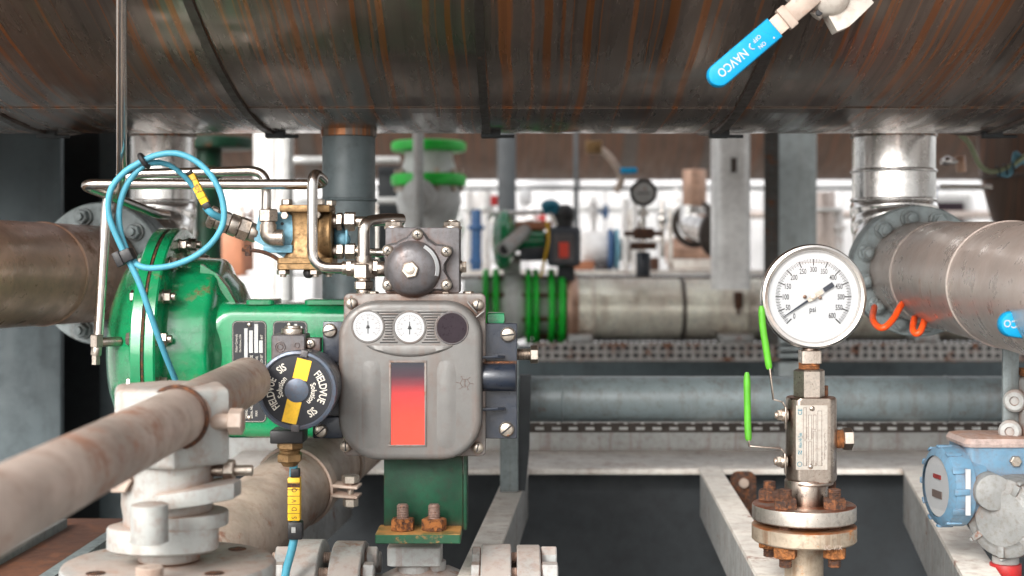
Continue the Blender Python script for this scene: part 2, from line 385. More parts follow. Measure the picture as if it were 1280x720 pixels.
# ---- the big overhead vessel, axis along X
def vessel_material(name, base, dark, strk, rough):
    m = bpy.data.materials.new(name); m.use_nodes = True
    nt = m.node_tree; N = nt.nodes; L = nt.links; bs = N['Principled BSDF']
    tc = N.new('ShaderNodeTexCoord'); sp = N.new('ShaderNodeSeparateXYZ'); L.new(tc.outputs['Object'], sp.inputs[0])
    def M_(op, a, c=None, d=None):
        x = N.new('ShaderNodeMath'); x.operation = op
        for i, q in enumerate((a, c, d)):
            if q is None: continue
            if isinstance(q, (int,float)): x.inputs[i].default_value = q
            else: L.new(q, x.inputs[i])
        return x.outputs[0]
    th = M_('ARCTAN2', sp.outputs[1], M_('MULTIPLY', sp.outputs[2], -1.))
    def nz(sx, st, det=4, ro=.6, off=0, x=None):
        cb = N.new('ShaderNodeCombineXYZ'); L.new(M_('MULTIPLY', x or sp.outputs[0], sx), cb.inputs[0]); L.new(M_('MULTIPLY', th, st), cb.inputs[1]); cb.inputs[2].default_value = off
        n = N.new('ShaderNodeTexNoise'); n.inputs['Scale'].default_value = 1; n.inputs['Detail'].default_value = det; n.inputs['Roughness'].default_value = ro
        L.new(cb.outputs[0], n.inputs['Vector']); return n.outputs['Fac']
    def ramp(i, a, c, lo=0., hi=1.):
        r = N.new('ShaderNodeMapRange'); r.interpolation_type='SMOOTHSTEP'; L.new(i, r.inputs[0])
        for k, q in enumerate((a,c,lo,hi)): r.inputs[k+1].default_value = q
        return r.outputs[0]
    def mix(f, a, c):
        x = N.new('ShaderNodeMix'); x.data_type='RGBA'; L.new(f, x.inputs[0])
        for i, q in ((6,a),(7,c)):
            if isinstance(q, tuple): x.inputs[i].default_value = (*q,1)
            else: L.new(q, x.inputs[i])
        return x.outputs[2]
    wx = M_('ADD', sp.outputs[0], M_('MULTIPLY', M_('SUBTRACT', nz(5, 3, 2, .5, 3), .5), .022))
    col = mix(ramp(nz(3, 3, 6, .6, 9), .3, .7), base, dark)
    col = mix(ramp(nz(130, .35, 4, .6, 1, wx), .46, .72, 0, .6), col, tuple(q*.45 for q in dark))
    col = mix(ramp(nz(70, .45, 2, .5, 22, wx), .575, .615, 0, .9), col, strk)
    col = mix(ramp(nz(170, .8, 2, .5, 40, wx), .575, .63, 0, .75), col, tuple(q*1.35 for q in strk))
    pt = nz(140, 90, 2, .5, 5)
    col = mix(ramp(pt, .74, .78, 0, .6), col, (.4,.33,.28))
    L.new(col, bs.inputs['Base Color'])
    L.new(ramp(nz(30, 6, 5, .6, 60), .3, .7, rough-.08, rough+.16), bs.inputs['Roughness']); bs.inputs['Metallic'].default_value = .55
    bp = N.new('ShaderNodeBump'); bp.inputs['Strength'].default_value = .35; bp.inputs['Distance'].default_value = .004
    L.new(M_('ADD', nz(5, 9, 2, .5, 70), M_('MULTIPLY', nz(78,.6,3,.5,22,wx), .2)), bp.inputs['Height']); L.new(bp.outputs[0], bs.inputs['Normal'])
    return m
m_vessel = vessel_material('rust_streaked_vessel_cladding', (.215,.172,.145), (.14,.11,.093), (.29,.105,.033), .19)
m_vessel2 = vessel_material('brown_vessel_cladding', (.11,.07,.05), (.07,.045,.035), (.13,.06,.035), .5)
m_band = mat('dark_strap_steel', (.085,.07,.062), .42, .6, dirt=.4, sc=20, rust=.12, bump=.1)
TD = 1.95; TR = .616*TD; TY = TD-.084*TR; TZ = ZC+.084*TD+TR
def vessel(name, label, yc, zc, r, x0, x1, bands, ms, bw=.005):
    o = thing(name, label, 'vessel', V((0,yc,zc)))
    b = B(); c = V((x0,yc,zc)); pr = []
    for k in range(9):
        a = R(90*k/8); pr.append((-.45*r*math.cos(a), r*math.sin(a)))
    L = x1-x0; pr += [(L+.45*r*math.sin(R(90*k/8)), r*math.cos(R(90*k/8))) for k in range(9)]
    b.lathe(c, V((1,0,0)), pr, 160); part('shell', b, ms, o)
    for xb in bands:
        b = B(); w = bw*(1+.25*math.sin(xb*9))
        b.lathe(V((xb-w,yc,zc)), V((1,0,0)), [(0,r-.003),(0,r+.0035),(w*2,r+.0035),(w*2,r-.003)], 160, closed=False); part('seam_band', b, m_band, o)
        b = B()
        b.box((xb-.008, yc+.02+bw, zc-r-.008), (xb+.018, yc+.035+bw, zc-r+.004), .002); b.cyl(V((xb-.006,yc+.028,zc-r-.006)), V((xb+.036,yc+.028,zc-r-.006)), .0022)
        part('band_clip', b, m_colblk, o)
    return o
tank = vessel('overhead_vessel', 'huge clad steel vessel running overhead across the photo, brown with rust streaks', TY, TZ, TR, -1.2, 1.75, [-.62,-.318,-.033,.269,.630,1.02], m_vessel)
bk = vessel('rear_vessel', 'second brown clad vessel far behind, seen under the streaked overhead vessel', 9.6, ZC+.505+1.1, 1.1, -3.5, 4.9, [-1.3,-.07,.75,1.25,2.5], m_vessel2, .04)
# lower rim strip of cladding along the bottom (a lapped lengthwise joint)
b = B()
rings = []
for x in (-1.1, 1.65):
    rings.append([V((x, TY+TR*math.sin(a)*k, TZ-TR*math.cos(a)*k)) for a,k in ((-.14,1.0002),(-.14,1.0009),(-.12,1.0009),(-.12,1.0002))])
b.loft(rings); part('lap_joint', b, m_vessel, tank)
# ---- nozzles that hang from the vessel
f = Fr(1.86)
n = thing('grey_nozzle_pipe', 'dark grey painted pipe dropping straight down from the overhead vessel, left of centre', 'pipe', f(436, 400))
m_nozz = mat('dark_grey_nozzle_paint', (.115,.145,.155), .38, 0, dirt=.4, sc=14, bump=.12, streak=.3, rustcol=(.10,.07,.05))
b = B(); b.cyl(f(436,150), f(436,520), 33*f.s, seg=64, bev=0); part('pipe_wall', b, m_nozz, n)
for yy in (250,340):
    b = B(); b.torus(f(436,yy), V((0,0,1)), 33.3*f.s, .0022, 64); part('weld_seam', b, m_nozz, n)
b = B(); b.lathe(f(436,128), V((0,0,-1)), [(0,37*f.s),(43*f.s,35*f.s),(44*f.s,33*f.s)], 64, False, False); part('collar', b, m_vessel, n)
def clad_nozzle(cx, Y, r, ytop, ybend, fl_c, fl_Y, rfl, label, pipe_to, rp, m_p, plabel, bolts0):
    f = Fr(Y); c = f(cx, ybend)
    o = thing('clad_elbow', label, 'pipe elbow', f(cx, ybend))
    b = B(); b.cyl(f(cx,ytop), f(cx,ybend-4), r*f.s, seg=72, bev=0); part('cladding', b, m_chrome, o)
    b = B()
    for yy in (ybend-42, ybend-6): b.torus(f(cx,yy), V((0,0,1)), r*f.s, .0026, 72)
    for k in range(26):
        a = R(360*k/26); p = f(cx,ybend-42)+V((math.cos(a),math.sin(a),0))*r*f.s; b.sphere(p, .0028, 8)
    part('riveted_seam', b, m_chrome, o)
    b = B(); b.lathe(f(cx,ytop-26), V((0,0,-1)), [(0,(r+3)*f.s),(30*f.s,(r+2)*f.s),(31*f.s,(r-1)*f.s)], 64, False, False); part('collar', b, m_vessel, o)
    # lobster-back elbow towards the flange
    top = f(cx, ybend-4); fc = P(fl_c[0], fl_c[1], fl_Y); d = fc-top
    b = B(); n = 36; rings = []; hd = V((d.x,d.y,0)); H = hd.length; hd = hd/H; vz = -d.z
    for i in range(n+1):
        t = i/n*math.pi/2
        p = top + hd*H*(1-math.cos(t)) + V((0,0,-1))*vz*math.sin(t)
        tan = (hd*H*math.sin(t) + V((0,0,-1))*vz*math.cos(t)).normalized()
        side = tan.cross(hd.cross(V((0,0,1)))).normalized(); sv = tan.cross(side)
        seg = (i*7/n) % 1; rad = r*f.s*(1+.05*math.sin(seg*math.pi)**.5)*(1+.04*i/n)
        rings.append([p+(side*math.cos(2*math.pi*j/56)+sv*math.sin(2*math.pi*j/56))*rad for j in range(56)])
    b.loft(rings); part('segmented_bend', b, m_chrome, o, ang=60)
    # flange + pipe
    ax = (pipe_to-fc).normalized()
    q = thing('flanged_pipe', plabel, 'pipe', fc)
    rf = rfl*fl_Y/F
    b = B(); b.lathe(fc-ax*.012, ax, [(0,rf),(.001,rf+.001),(.016,rf+.001),(.018,rf-.001),(.0181,rp*1.03)], 80, True, True); part('flange', b, m_flange, q)
    b = B(); b.lathe(fc-ax*.045, ax, [(0,rf),(.024,rf),(.025,rf-.001)], 80); part('mating_flange', b, m_flange, q)
    u = V((1,0,0))
    for k in range(12):
        b = B(); a, uu, vv = frame(ax); A = R(30*k+bolts0); p = fc + (uu*math.cos(A)+vv*math.sin(A))*rf*.83
        b.cyl(p+ax*.006, p+ax*.011, .0125); b.hexa(p+ax*.010, p+ax*.021, .0105, ph=A); b.cyl(p+ax*.018, p+ax*.027, .0058)
        part('flange_bolt', b, m_flange, q)
    L = (pipe_to-fc).length; pr = [(.012, rp)]
    j = .15 if L > .3 else .1; t = j
    b = B(); b.lathe(fc, ax, [(.008,rp*.97),(.012,rp),(L,rp)], 96); part('cladding', b, m_p, q)
    while t < L:
        b = B(); b.lathe(fc+ax*t, ax, [(0,rp),(.001,rp+.0010),(.004,rp+.0013),(.005,rp+.001),(.006,rp)], 96, False, False); part('lap_seam', b, m_p, q); t += .30
    return o, q
rightdir = P(1290,361,1.47)-P(1146,340,2.0)
clad_nozzle(1117, 2.1, 51, 168, 256, (1147,339), 2.0, 81,
    'shiny chrome clad pipe and elbow hanging from the vessel above the right pipe', P(1146,340,2.0)+rightdir*3.6, .0690, m_clad,
    'stained clad pipe with a round bolted flange coming forward at the right edge', 10)
leftdir = P(0,345,1.76)-P(126,344,2.0)
clad_nozzle(203, 2.14, 40, 168, 258, (126,342), 2.0, 88,
    'shiny chrome clad pipe and elbow behind the blue cable loop at left', P(126,342,2.0)+leftdir*3, .067, m_rustpipe,
    'rusty brown clad pipe with grey flange coming forward at the left edge', 15)
# orange cables looped round the right pipe flange
b = B(); b.tube([P(1140,376,1.84),P(1128,380,1.82),P(1117,398,1.80),P(1106,409,1.79),P(1097,408,1.80),P(1091,398,1.83),P(1093,384,1.92)], .0042, -8)
single('orange_cable', b, m_orange, 'orange cable loop hanging under the right clad pipe, nearer the round gauge', 'cable', P(1105,400,2.0), 'orange cables')
b = B(); b.tube([P(1158,382,1.80),P(1156,398,1.77),P(1151,413,1.76),P(1145,417,1.76),P(1141,411,1.77),P(1143,398,1.80)], .0042, -8)
single('orange_cable', b, m_orange, 'short orange cable hook under the right clad pipe, the right one of two', 'cable', P(1150,400,2.0), 'orange cables')
# valve handle clipped at the right edge
# ---- left columns
f = Fr(2.5)
o = thing('steel_column', 'wide dark blue grey steel column standing at the left edge', 'column', V((f(0,0).x,2.5,0)))
b = B(); b.box(f(-140,140)+V((0,0,0)), V((f(76,0).x, 2.52, 0)), .003); part('front_flange', b, m_col, o)
b = B(); b.box((f(-20,0).x, 2.52, f(0,140).z), (f(-12,0).x, 2.75, 0)); part('web', b, m_colblk, o)
b = B(); b.box((f(-140,0).x, 2.752, f(0,140).z), (f(76,0).x, 2.77, 0)); part('rear_flange', b, m_colblk, o)
f = Fr(2.9)
b = B(); b.box(f(60,140), V((f(128,0).x, 2.93, 0)), .003); 
single('dark_support_plate', b, m_col, 'almost black steel plate standing just right of the left column', 'support', V((f(90,0).x,2.9,0)))
f = Fr(2.7)
b = B(); b.box(f(124,140), V((f(166,0).x, 2.74, 0)), .003); 
single('narrow_column', b, m_col, 'narrow dark steel column between the left column and the chrome elbow', 'column', V((f(145,0).x,2.7,0)))
# ---- rear stainless line with couplings
f = Fr(4.2)
o = thing('insulated_pipeline', 'horizontal bare metal clad pipeline running behind the round gauge', 'pipe', f(960,386))
b = B(); b.cyl(f(722,386), f(1420,386), 38*f.s, seg=72, bev=0); m_line = mat('dusty_bright_cladding', (.92,.82,.70), .26, .3, dirt=.4, dirtcol=(.22,.13,.07), sc=7, rust=.05, bump=.1, var=.2, streak=.4); part('cladding', b, m_line, o)
for u in (738, 849, 925, 1060, 1200):
    b = B(); b.lathe(f(u,386), V((1,0,0)), [(0,38*f.s),(.003,39.3*f.s),(.009,39.3*f.s),(.012,38*f.s)], 72, False, False); part('joint_band', b, m_line if u != 849 else m_band, o)
b = B(); b.lathe(f(708,386), V((1,0,0)), [(0,44*f.s),(5*f.s,46*f.s),(10*f.s,43*f.s),(14*f.s,38*f.s)], 48); part('end_cap', b, m_rustpipe, o)
b = B(); b.box(f(912,364,-40), f(922,384,-34), .002); b.cyl(f(917,384,-38), f(917,392,-38), 2*f.s); part('drain_tag', b, m_rustdk, o)
# ---- rear flanged valve with bright green flanges
o = thing('rear_control_valve', 'blurred grey control valve with bright green flanges behind the grey instrument box', 'valve', f(645,440))
b = B(); b.lathe(f(580,383), V((1,0,0)), [(0,34*f.s),(40*f.s,34*f.s),(50*f.s,40*f.s),(62*f.s,44*f.s),(75*f.s,40*f.s),(80*f.s,34*f.s),(128*f.s,34*f.s)], 48); part('body', b, m_grey, o)
for u0, u1 in ((604,611),(616,624),(657,664),(666,673),(685,693),(697,706)):
    b = B(); b.cyl(f(u0,383), f(u1,383), 47*f.s, seg=48); part('flange', b, m_grnflg, o)
for k in range(8):
    for u0,u1 in ((598,630),(652,712)):
        b = B(); A = R(22+45*k); c = f(u0,383)+V((0,math.cos(A),math.sin(A)))*39*f.s; b.cyl(c, c+V(((u1-u0)*f.s,0,0)), 2.6*f.s, seg=10); part('stud', b, m_rustdk, o)
b = B(); b.cyl(f(640,345), f(640,318), 11*f.s, seg=24); b.box(f(622,318,-16), f(662,324,16), .003); part('bonnet', b, m_grylt, o)
f2 = Fr(4.15)
o = thing('rear_actuator', 'blurred small green diaphragm actuator above the rear green flanged valve', 'actuator', f(640,318))
b = B(); b.lathe(f2(614,300), V((1,0,0)), [(0,10*f2.s),(4*f2.s,30*f2.s),(12*f2.s,38*f2.s),(20*f2.s,38*f2.s),(26*f2.s,28*f2.s),(32*f2.s,14*f2.s),(66*f2.s,13*f2.s)], 40); part('diaphragm_case', b, m_green, o)
b = B(); b.tube([f2(631,312,-70), f2(662,283,10)], 9*f2.s, 0, 24); part('declutch_pipe', b, m_grylt, o)
b = B(); b.cyl(f2(630.8,312.4,-71), f2(631,312,-68), 6*f2.s); part('pipe_bore', b, m_ink, o)
b = B(); b.box(f2(645,277,-10), f2(690,287,10), .003); part('manifold_block', b, m_bgpink, o)
b = B(); b.box(f2(650,290,-10), f2(684,326,25), .005); part('yoke', b, m_navy, o)
b = B(); b.tube([f2(611,275,-5), f2(614,267,-5), f2(688,265,-5), f2(696,282,-5)], 3*f2.s, 6*f2.s, 12); part('air_tube', b, m_chrome, o)
b = B(); b.tube([f2(683,277,-20), f2(685,300,-22), f2(680,325,-20), f2(676,345,-10)], 1.8*f2.s, -5, 8); part('signal_wire', b, m_yel, o)
o = thing('rear_positioner', 'blurred dark instrument box with a small red window, far behind', 'positioner', f2(705,333))
b = B(); rings = [[f2(u,v,w) for u,v in rr(684+i,284+i,725-i,333-i,6)] for w,i in ((24,1),(22,0),(-16,0),(-20,3))]; b.loft(rings); part('housing', b, m_navy, o)
b = B(); b.poly([f2(u,v,-20.5) for u,v in rr(692,293,716,327,2)], V((0,-.003,0))); part('frame', b, m_aludk, o)
b = B(); b.poly([f2(u,v,-22.5) for u,v in rr(698,303,710,322,1)], V((0,-.002,0))); part('window', b, plain('red_indicator', (.75,.06,.03), .4), o)
b = B(); b.cyl(f2(705,284,0), f2(705,270,0), 11*f2.s); b.sphere(f2(706,268), 13*f2.s); part('regulator', b, m_blk, o)
b = B(); b.box(f2(697,333,-8), f2(718,352,8), .002); part('bracket', b, m_colblk, o)
b = B(); b.sphere(f2(688,257), 11*f2.s, sc=(1.1,1,.7)); b.box(f2(678,256,-8), f2(698,268,8), .004)
single('teal_cap', b, m_teal, 'small blurred teal domed cap near the rear dark instrument box', 'cap', f2(688,262))
# ---- rear valve with two green flanges, left of centre
f = Fr(4.0)
o = thing('green_flanged_gate_valve', 'blurred pale grey upright valve with two green flanges and round bonnet', 'valve', f(536,330))
vz = V((0,0,-1))
b = B(); b.lathe(f(536,190), vz, [(0,30*f.s),(8*f.s,30*f.s),(27*f.s,36*f.s),(28*f.s,38*f.s),(43*f.s,38*f.s),(62*f.s,41*f.s),(82*f.s,36*f.s),(90*f.s,31*f.s),(600*f.s,31*f.s)], 48); part('body', b, m_grey, o)
for a_, b_ in ((177,190),(218,233)):
    b = B(); b.cyl(f(536,a_), f(536,b_), 47*f.s, seg=48); part('flange', b, m_grnflg, o)
for k in range(10):
    b = B(); A = R(36*k); c = f(536,212)+V((math.cos(A),math.sin(A),0))*40*f.s; b.cyl(c, c+vz*28*f.s, 3*f.s, seg=10); part('stud', b, m_lever, o)
b = B(); b.cyl(f(527,247,-52), f(527,247,-40), 21*f.s); part('bonnet', b, m_grey, o)
b = B(); b.hexa(f(527,247,-58), f(527,247,-51), 13*f.s); part('hex_cap', b, m_grey, o)
b = B(); b.cyl(f(527,150,-62), f(527,300,-62), 6.5*f.s); part('lever', b, m_grylt, o)
# ---- green T-shaped stand
f = Fr(4.0)
o = thing('green_pipe_stand', 'dark green flanged upright pipe behind the blue cable loop', 'pipe', f(262,400))
b = B(); b.cyl(f(260,180), f(260,470), 17*f.s, seg=32); part('pipe_wall', b, m_greendk, o)
b = B(); b.cyl(f(275,172), f(275,187), 40*f.s, seg=40); part('flange', b, m_greendk, o)
b = B(); b.box(f(244,150,-22), f(249,470,-18), .001); part('edge_trim', b, m_grylt, o)
# ---- columns and rails in the background
def column(name, label, u0, u1, Y, m, d=.1, v0=130, z1=0, cat='column', g=None, fl=.012):
    f = Fr(Y); x0, x1 = f(u0,0).x, f(u1,0).x
    o = thing(name, label, cat, V(((x0+x1)/2, Y, 0)), g)
    zt = f(0,v0).z
    b = B(); b.box((x0,Y,zt), (x1,Y+fl,z1), .002); part('flange', b, m, o)
    b = B(); b.box((x0,Y+d-fl,zt), (x1,Y+d,z1), .002); part('flange', b, m, o)
    b = B(); xm = (x0+x1)/2; b.box((xm-fl/2,Y+fl+.001,zt), (xm+fl/2,Y+d-fl-.001,z1)); part('web', b, m, o)
    return o
column('white_column', 'white steel column behind the brass valve', 317, 343, 4.5, m_bgwht2)
column('pale_column', 'light grey steel column touching the right side of the white column', 345, 361, 4.4, m_galv)
column('grey_green_column', 'grey green steel column behind the round pressure gauge', 974, 1021, 4.0, m_postlt)
column('dark_post', 'dark steel post in the bright gap above the rear actuator', 622, 645, 6.0, m_colblk)
column('thin_post', 'thin black post in front of the white wall, right of the rear actuator', 718, 723, 6.4, m_colblk)
f = Fr(3.9)
m_pillar = mat('pale_silver_cladding', (.90,.89,.87), .3, .15, dirt=.3, sc=10, bump=.06, streak=.2, rustcol=(.3,.25,.2))
o = thing('silver_pillar', 'silver clad upright duct with a small square opening, left of the round gauge', 'duct', f(917,362))
b = B(); b.loft([[V((p[0],p[1],z)) for p in [(f(917,0).x+23.5*f.s*math.copysign(abs(math.cos(a))**.45,math.cos(a)), 3.96+.06*math.copysign(abs(math.sin(a))**.6,math.sin(a))) for a in [2*math.pi*k/64+.01 for k in range(64)]]] for z in (f(0,362).z, f(0,150).z)]); part('cladding', b, m_pillar, o)
b = B()
for q in ((912,194,922,197),(912,216,922,219),(910,194,913,219),(921,194,924,219)): b.box(f(q[0],q[1],-2), f(q[2],q[3],2))
part('opening_frame', b, m_galv, o)
b = B(); b.box(f(913,197,-1), f(921,216,3)); part('opening', b, m_band, o)
def perforated(b, f, u0, v0, u1, v1, w, nu, nv, fill=.45):
    """a sheet with rows of slots, as bars"""
    du = (u1-u0)/nu; dv = (v1-v0)/nv
    for i in range(nv+1):
        b.box(f(u0, v0+dv*i-dv*fill*.5, w), f(u1, v0+dv*i+dv*fill*.5, w+1.2))
    for i in range(nu+1):
        b.box(f(u0+du*i-du*fill*.5, v0, w+.2), f(u0+du*i+du*fill*.5, v1, w+1.0))
b = B(); perforated(b, f, 957, 150, 972, 430, 0, 2, 40, .5); b.box(f(956,150,3), f(973,430,4))
single('vertical_cable_tray', b, m_traydk, 'upright dark perforated cable tray between silver duct and grey green column', 'cable tray', f(965,430))
m_tray = mat('mottled_tray_steel', (.42,.40,.38), .45, .4, dirt=.8, sc=26, rust=.3, bump=.1)
f = Fr(4.0)
o = thing('cable_tray', 'horizontal perforated metal cable tray below the bare metal pipeline', 'cable tray', f(900,452))
b = B(); perforated(b, f, 668, 431, 1330, 449, 0, 60, 2, .42); part('side_rail', b, m_tray, o)
b = B(); b.box(f(668,429,14), f(1330,452,15)); part('backing', b, m_colblk, o)
b = B(); b.box(f(668,451,0), f(1330,453,110)); part('tray_floor', b, m_traydk, o)
b = B(); perforated(b, f, 668, 430, 1330, 448, 110, 84, 2, .6); part('side_rail', b, m_traydk, o)
b = B()
for k in range(5): b.tube([f(668,446-k,12+k*15), f(900,445,20+k*14), f(1330,446,15+k*15)], .006, -4, 8)
part('cables', b, m_blk, o)
for k, (u, u2) in enumerate(((712,742),(905,945),(1150,1180))):
    b = B(); b.box(f(u,420,20), f(u2,430,60), .002)
    single('tray_bracket', b, m_grylt, ['pale bracket plate under the pipeline above the tray, left one', 'pale bracket plate under the pipeline above the tray, beside the green valve handle', 'pale bracket plate under the right clad pipe above the tray'][k], 'bracket', f(u+15,430,40), 'tray brackets')
# rails behind
f = Fr(4.8)
for k,(u0,u1,v) in enumerate(((362,500,200),(456,500,251),(362,405,252))):
    b = B(); b.cyl(f(u0,v), f(u1,v), 4.5*f.s)
    single('grey_rail', b, m_galv, ['long grey rail behind the grey nozzle pipe, upper one', 'short grey rail between the grey nozzle pipe and the pale valve', 'short grey rail behind the brass valve'][k], 'rail', f(u0,v), 'grey rails')
b = B(); b.box(f(470,206,20), f(500,330,25), .003); single('blanking_sheet', b, m_colblk, 'small dark panel between grey nozzle pipe and pale upright valve', 'panel', f(485,330,20))
f = Fr(6.4)
b = B(); b.cyl(f(400,230,10), f(1330,230,10), 5.5*f.s); single('white_pipe_run', b, m_bgwhite, 'long white horizontal pipe just under the rear vessel', 'pipe', f(900,230))
b = B(); b.cyl(f(470,236), f(1330,236), 1.8*f.s); single('dark_rail', b, m_colblk, 'thin dark rail just under the long white pipe', 'rail', f(900,236))
# white building far back
Yw = 14.0
o = thing('white_building', 'white corrugated building wall closing the background', 'building', V((1,Yw,0)))
b = B(); pts = []; x = -7.0
while x < 9:
    for dx,dy in ((0,0),(.10,0),(.13,.035),(.23,.035),(.26,0)): pts.append((x+dx, Yw+dy))
    x += .26
bm = b.bm; lo = [bm.verts.new((p[0],p[1],0)) for p in pts]; hi = [bm.verts.new((p[0],p[1],5.2)) for p in pts]
for i in range(len(pts)-1): bm.faces.new((lo[i],lo[i+1],hi[i+1],hi[i]))
part('wall', b, m_bgwhite, o)
m_roof = mat('grey_roof_sheet', (.3,.3,.3), .6, ao=False)
b = B(); b.box((-7,Yw-.1,5.2),(9,Yw+6,5.35)); part('roof', b, m_roof, o)
b = B(); b.box((-7,Yw-.02,0),(9,Yw-.004,.5)); part('plinth', b, m_roof, o)
for k,x in enumerate((3.6,5.6)):
    b = B(); b.box((x,Yw-.06,1.1),(x+.9,Yw-.01,2.1),.01); ff = part('window', b, m_roof, o)
    b = B(); b.box((x+.07,Yw-.07,1.17),(x+.83,Yw-.062,2.03)); part('pane', b, m_darkplum, ff)
# shelf with miscellaneous equipment
f = Fr(4.9)
o = thing('equipment_shelf', 'long pale steel shelf carrying blurred equipment above the bare metal pipeline', 'shelf', f(750,345))
b = B(); b.box(f(570,338,-40), f(1230,343,90), .003); part('deck_plate', b, m_cream, o)
b = B(); b.box(f(570,344,-42), f(1230,350,-36), .002); part('edge_angle', b, m_band, o)
def keg(u0,u1,v,r,m,name,label,cat,Y=4.0,caps=None,g=None):
    f = Fr(Y); o = thing(name,label,cat,f((u0+u1)/2, v+r),g); L=(u1-u0)*f.s
    b = B(); b.lathe(f(u0,v), V((1,0,0)), [(0,r*.6*f.s),(L*.06,r*.92*f.s),(L*.12,r*f.s),(L*.88,r*f.s),(L*.94,r*.92*f.s),(L,r*.6*f.s)], 40); part('shell', b, m, o)
    for t in (.2,.7):
        b = B(); b.box(f(u0+(u1-u0)*t,v+r*.8,-r*.5), f(u0+(u1-u0)*(t+.1),v+r+3,r*.5)); part('saddle', b, caps or m_band, o)
    return o
for u0,v0,u1,v1,m,nm,lb in ((282,280,316,345,m_bgpink,'red_oxide_crate','blurred red oxide crate left of the white column'),(322,342,402,385,m_bgwhite,'white_tank_box','large blurred white box under the brass valve, behind'),(470,262,500,330,m_cream,'cream_crate','blurred cream crate left of the pale upright valve')):
    f = Fr(5.5); o = thing(nm, lb, 'crate', f((u0+u1)/2,v1))
    b = B(); b.box(f(u0,v0,-60), f(u1,v1,60), .02); part('box_body', b, m, o)
    b = B(); b.box(f(u0-2,v0-4,-64), f(u1+2,v0-.3,64), .01); part('lid', b, m, o)
keg(727,770,312,22,m_bgwht2,'white_drum','blurred white horizontal drum right of the rear instrument box','drum',5.1)
keg(832,892,316,19,m_rustpipe,'brown_drum','blurred brown and silver horizontal drum left of the silver duct','drum',5.1)
f = Fr(5.0)
o = thing('blue_flanged_spool', 'blurred deep blue round flange next to the white drum', 'flange', f(768,338))
b = B(); b.cyl(f(760,312), f(766,312), 26*f.s, seg=40); part('flange', b, m_bgblue, o)
b = B(); b.cyl(f(768,312), f(773,312), 26*f.s, seg=40); part('flange', b, m_blueblk, o)
b = B(); b.cyl(f(773,312), f(800,312), 14*f.s, seg=32); part('pipe_stub', b, m_bgwht2, o)
b = B()
for k,(u0,u1) in enumerate(((776,784),(788,797))):
    b = B(); b.cyl(f(u0+4,250,-20), f(u0+4,338,-20), 4.2*f.s); single('white_riser', b, m_bgwht2, ['thin white upright pipe right of the blue round flange, left one','thin white upright pipe left of the small rear gauge'][k], 'pipe', f(u0+4,338,-20), 'white risers')
for k,(u,v0,v1,m,nm,lb) in enumerate(((606,238,338,m_bgwht2,'white_riser','white upright pipe left of the dark post'),(596,262,338,m_bgblue,'blue_riser','deep blue upright pipe left of the rear green actuator'),(586,240,338,m_bgwht2,'white_riser','white upright pipe beside the pale upright valve'),(838,262,338,m_cream,'cream_riser','thin cream upright pipe right of the small rear gauge'),(1030,240,338,m_clad,'clad_riser','brown clad upright pipe right of the grey green column'),(1046,262,338,m_bgwht2,'white_riser','white upright pipe behind the top of the round gauge'))):
    o = thing(nm, lb, 'pipe', f(u,v1)); r = (7,8,5,3,14,8)[k]
    b = B(); b.cyl(f(u,v0), f(u,v1), r*f.s); part('pipe_wall', b, m, o)
    b = B(); b.cyl(f(u,v0+20), f(u,v0+25), r*1.5*f.s); part('flange', b, m if k%2 else m_galv, o)
    b = B(); b.cyl(f(u,v1-14), f(u,v1-9), r*1.5*f.s); part('flange', b, m, o)
b = B(); b.box(f(583,238,60), f(618,262,90), .01); single('white_cabinet', b, m_bgwht2, 'small white cabinet just right of the pale upright valve', 'cabinet', f(600,262,70))
b = B(); b.box(f(612,243,30), f(622,256,40), .004); single('red_sign', b, m_red, 'small blurred red box beside the dark post', 'box', f(617,256,30))
b = B(); b.box(f(649,235,20), f(665,254,60), .012); single('white_lamp_box', b, m_bgwhite, 'small white box hanging below the long white pipe', 'box', f(657,254,30))
for k,(u0,v0,u1,v1,m,nm,lb) in enumerate(((718,326,742,338,m_bgpink,'red_oxide_box','low red brown box on the shelf right of the rear instrument box'),(745,330,757,338,m_aludk,'dark_fitting','small dark fitting on the shelf under the white drum'),(840,324,890,338,m_cream,'cream_box','low cream box on the shelf under the brown drum'),(803,322,822,338,m_rustdk,'brown_pedestal_block','brown block under the small rear gauge'))):
    b = B(); b.box(f(u0,v0,-20), f(u1,v1,20), .006); single(nm, b, m, lb, 'box', f((u0+u1)/2,v1))
# small valves, risers and hand wheels in the bright gap
def small_valve(u, v0, v1, Y, m, mw, label, wheel=True, r=3.2, side=1):
    f = Fr(Y); o = thing('small_rear_valve', label, 'valve', f(u,v1), 'small blurred valves in the background')
    b = B(); b.cyl(f(u,v0), f(u,v1), r*f.s, seg=16); part('stem_pipe', b, m, o)
    vm = v0+(v1-v0)*.35
    b = B(); b.sphere(f(u,vm), r*2.1*f.s, 16, (1,1,1.3)); part('body', b, m, o)
    for dv in (-r*3,r*3):
        b = B(); b.cyl(f(u,vm+dv-1.2), f(u,vm+dv+1.2), r*2.3*f.s, seg=24); part('flange', b, m, o)
    if wheel:
        b = B(); c = f(u+side*r*4.6,vm); b.cyl(f(u,vm), c, r*.7*f.s, seg=12); b.torus(c, V((1,.25,0)), r*2.5*f.s, r*.55*f.s, 24, 8)
        for k in range(3):
            a = R(60*k); d = V((0,math.cos(a),math.sin(a)))*r*2.5*f.s; b.cyl(c-d, c+d, r*.35*f.s, seg=8)
        part('hand_wheel', b, mw, o)
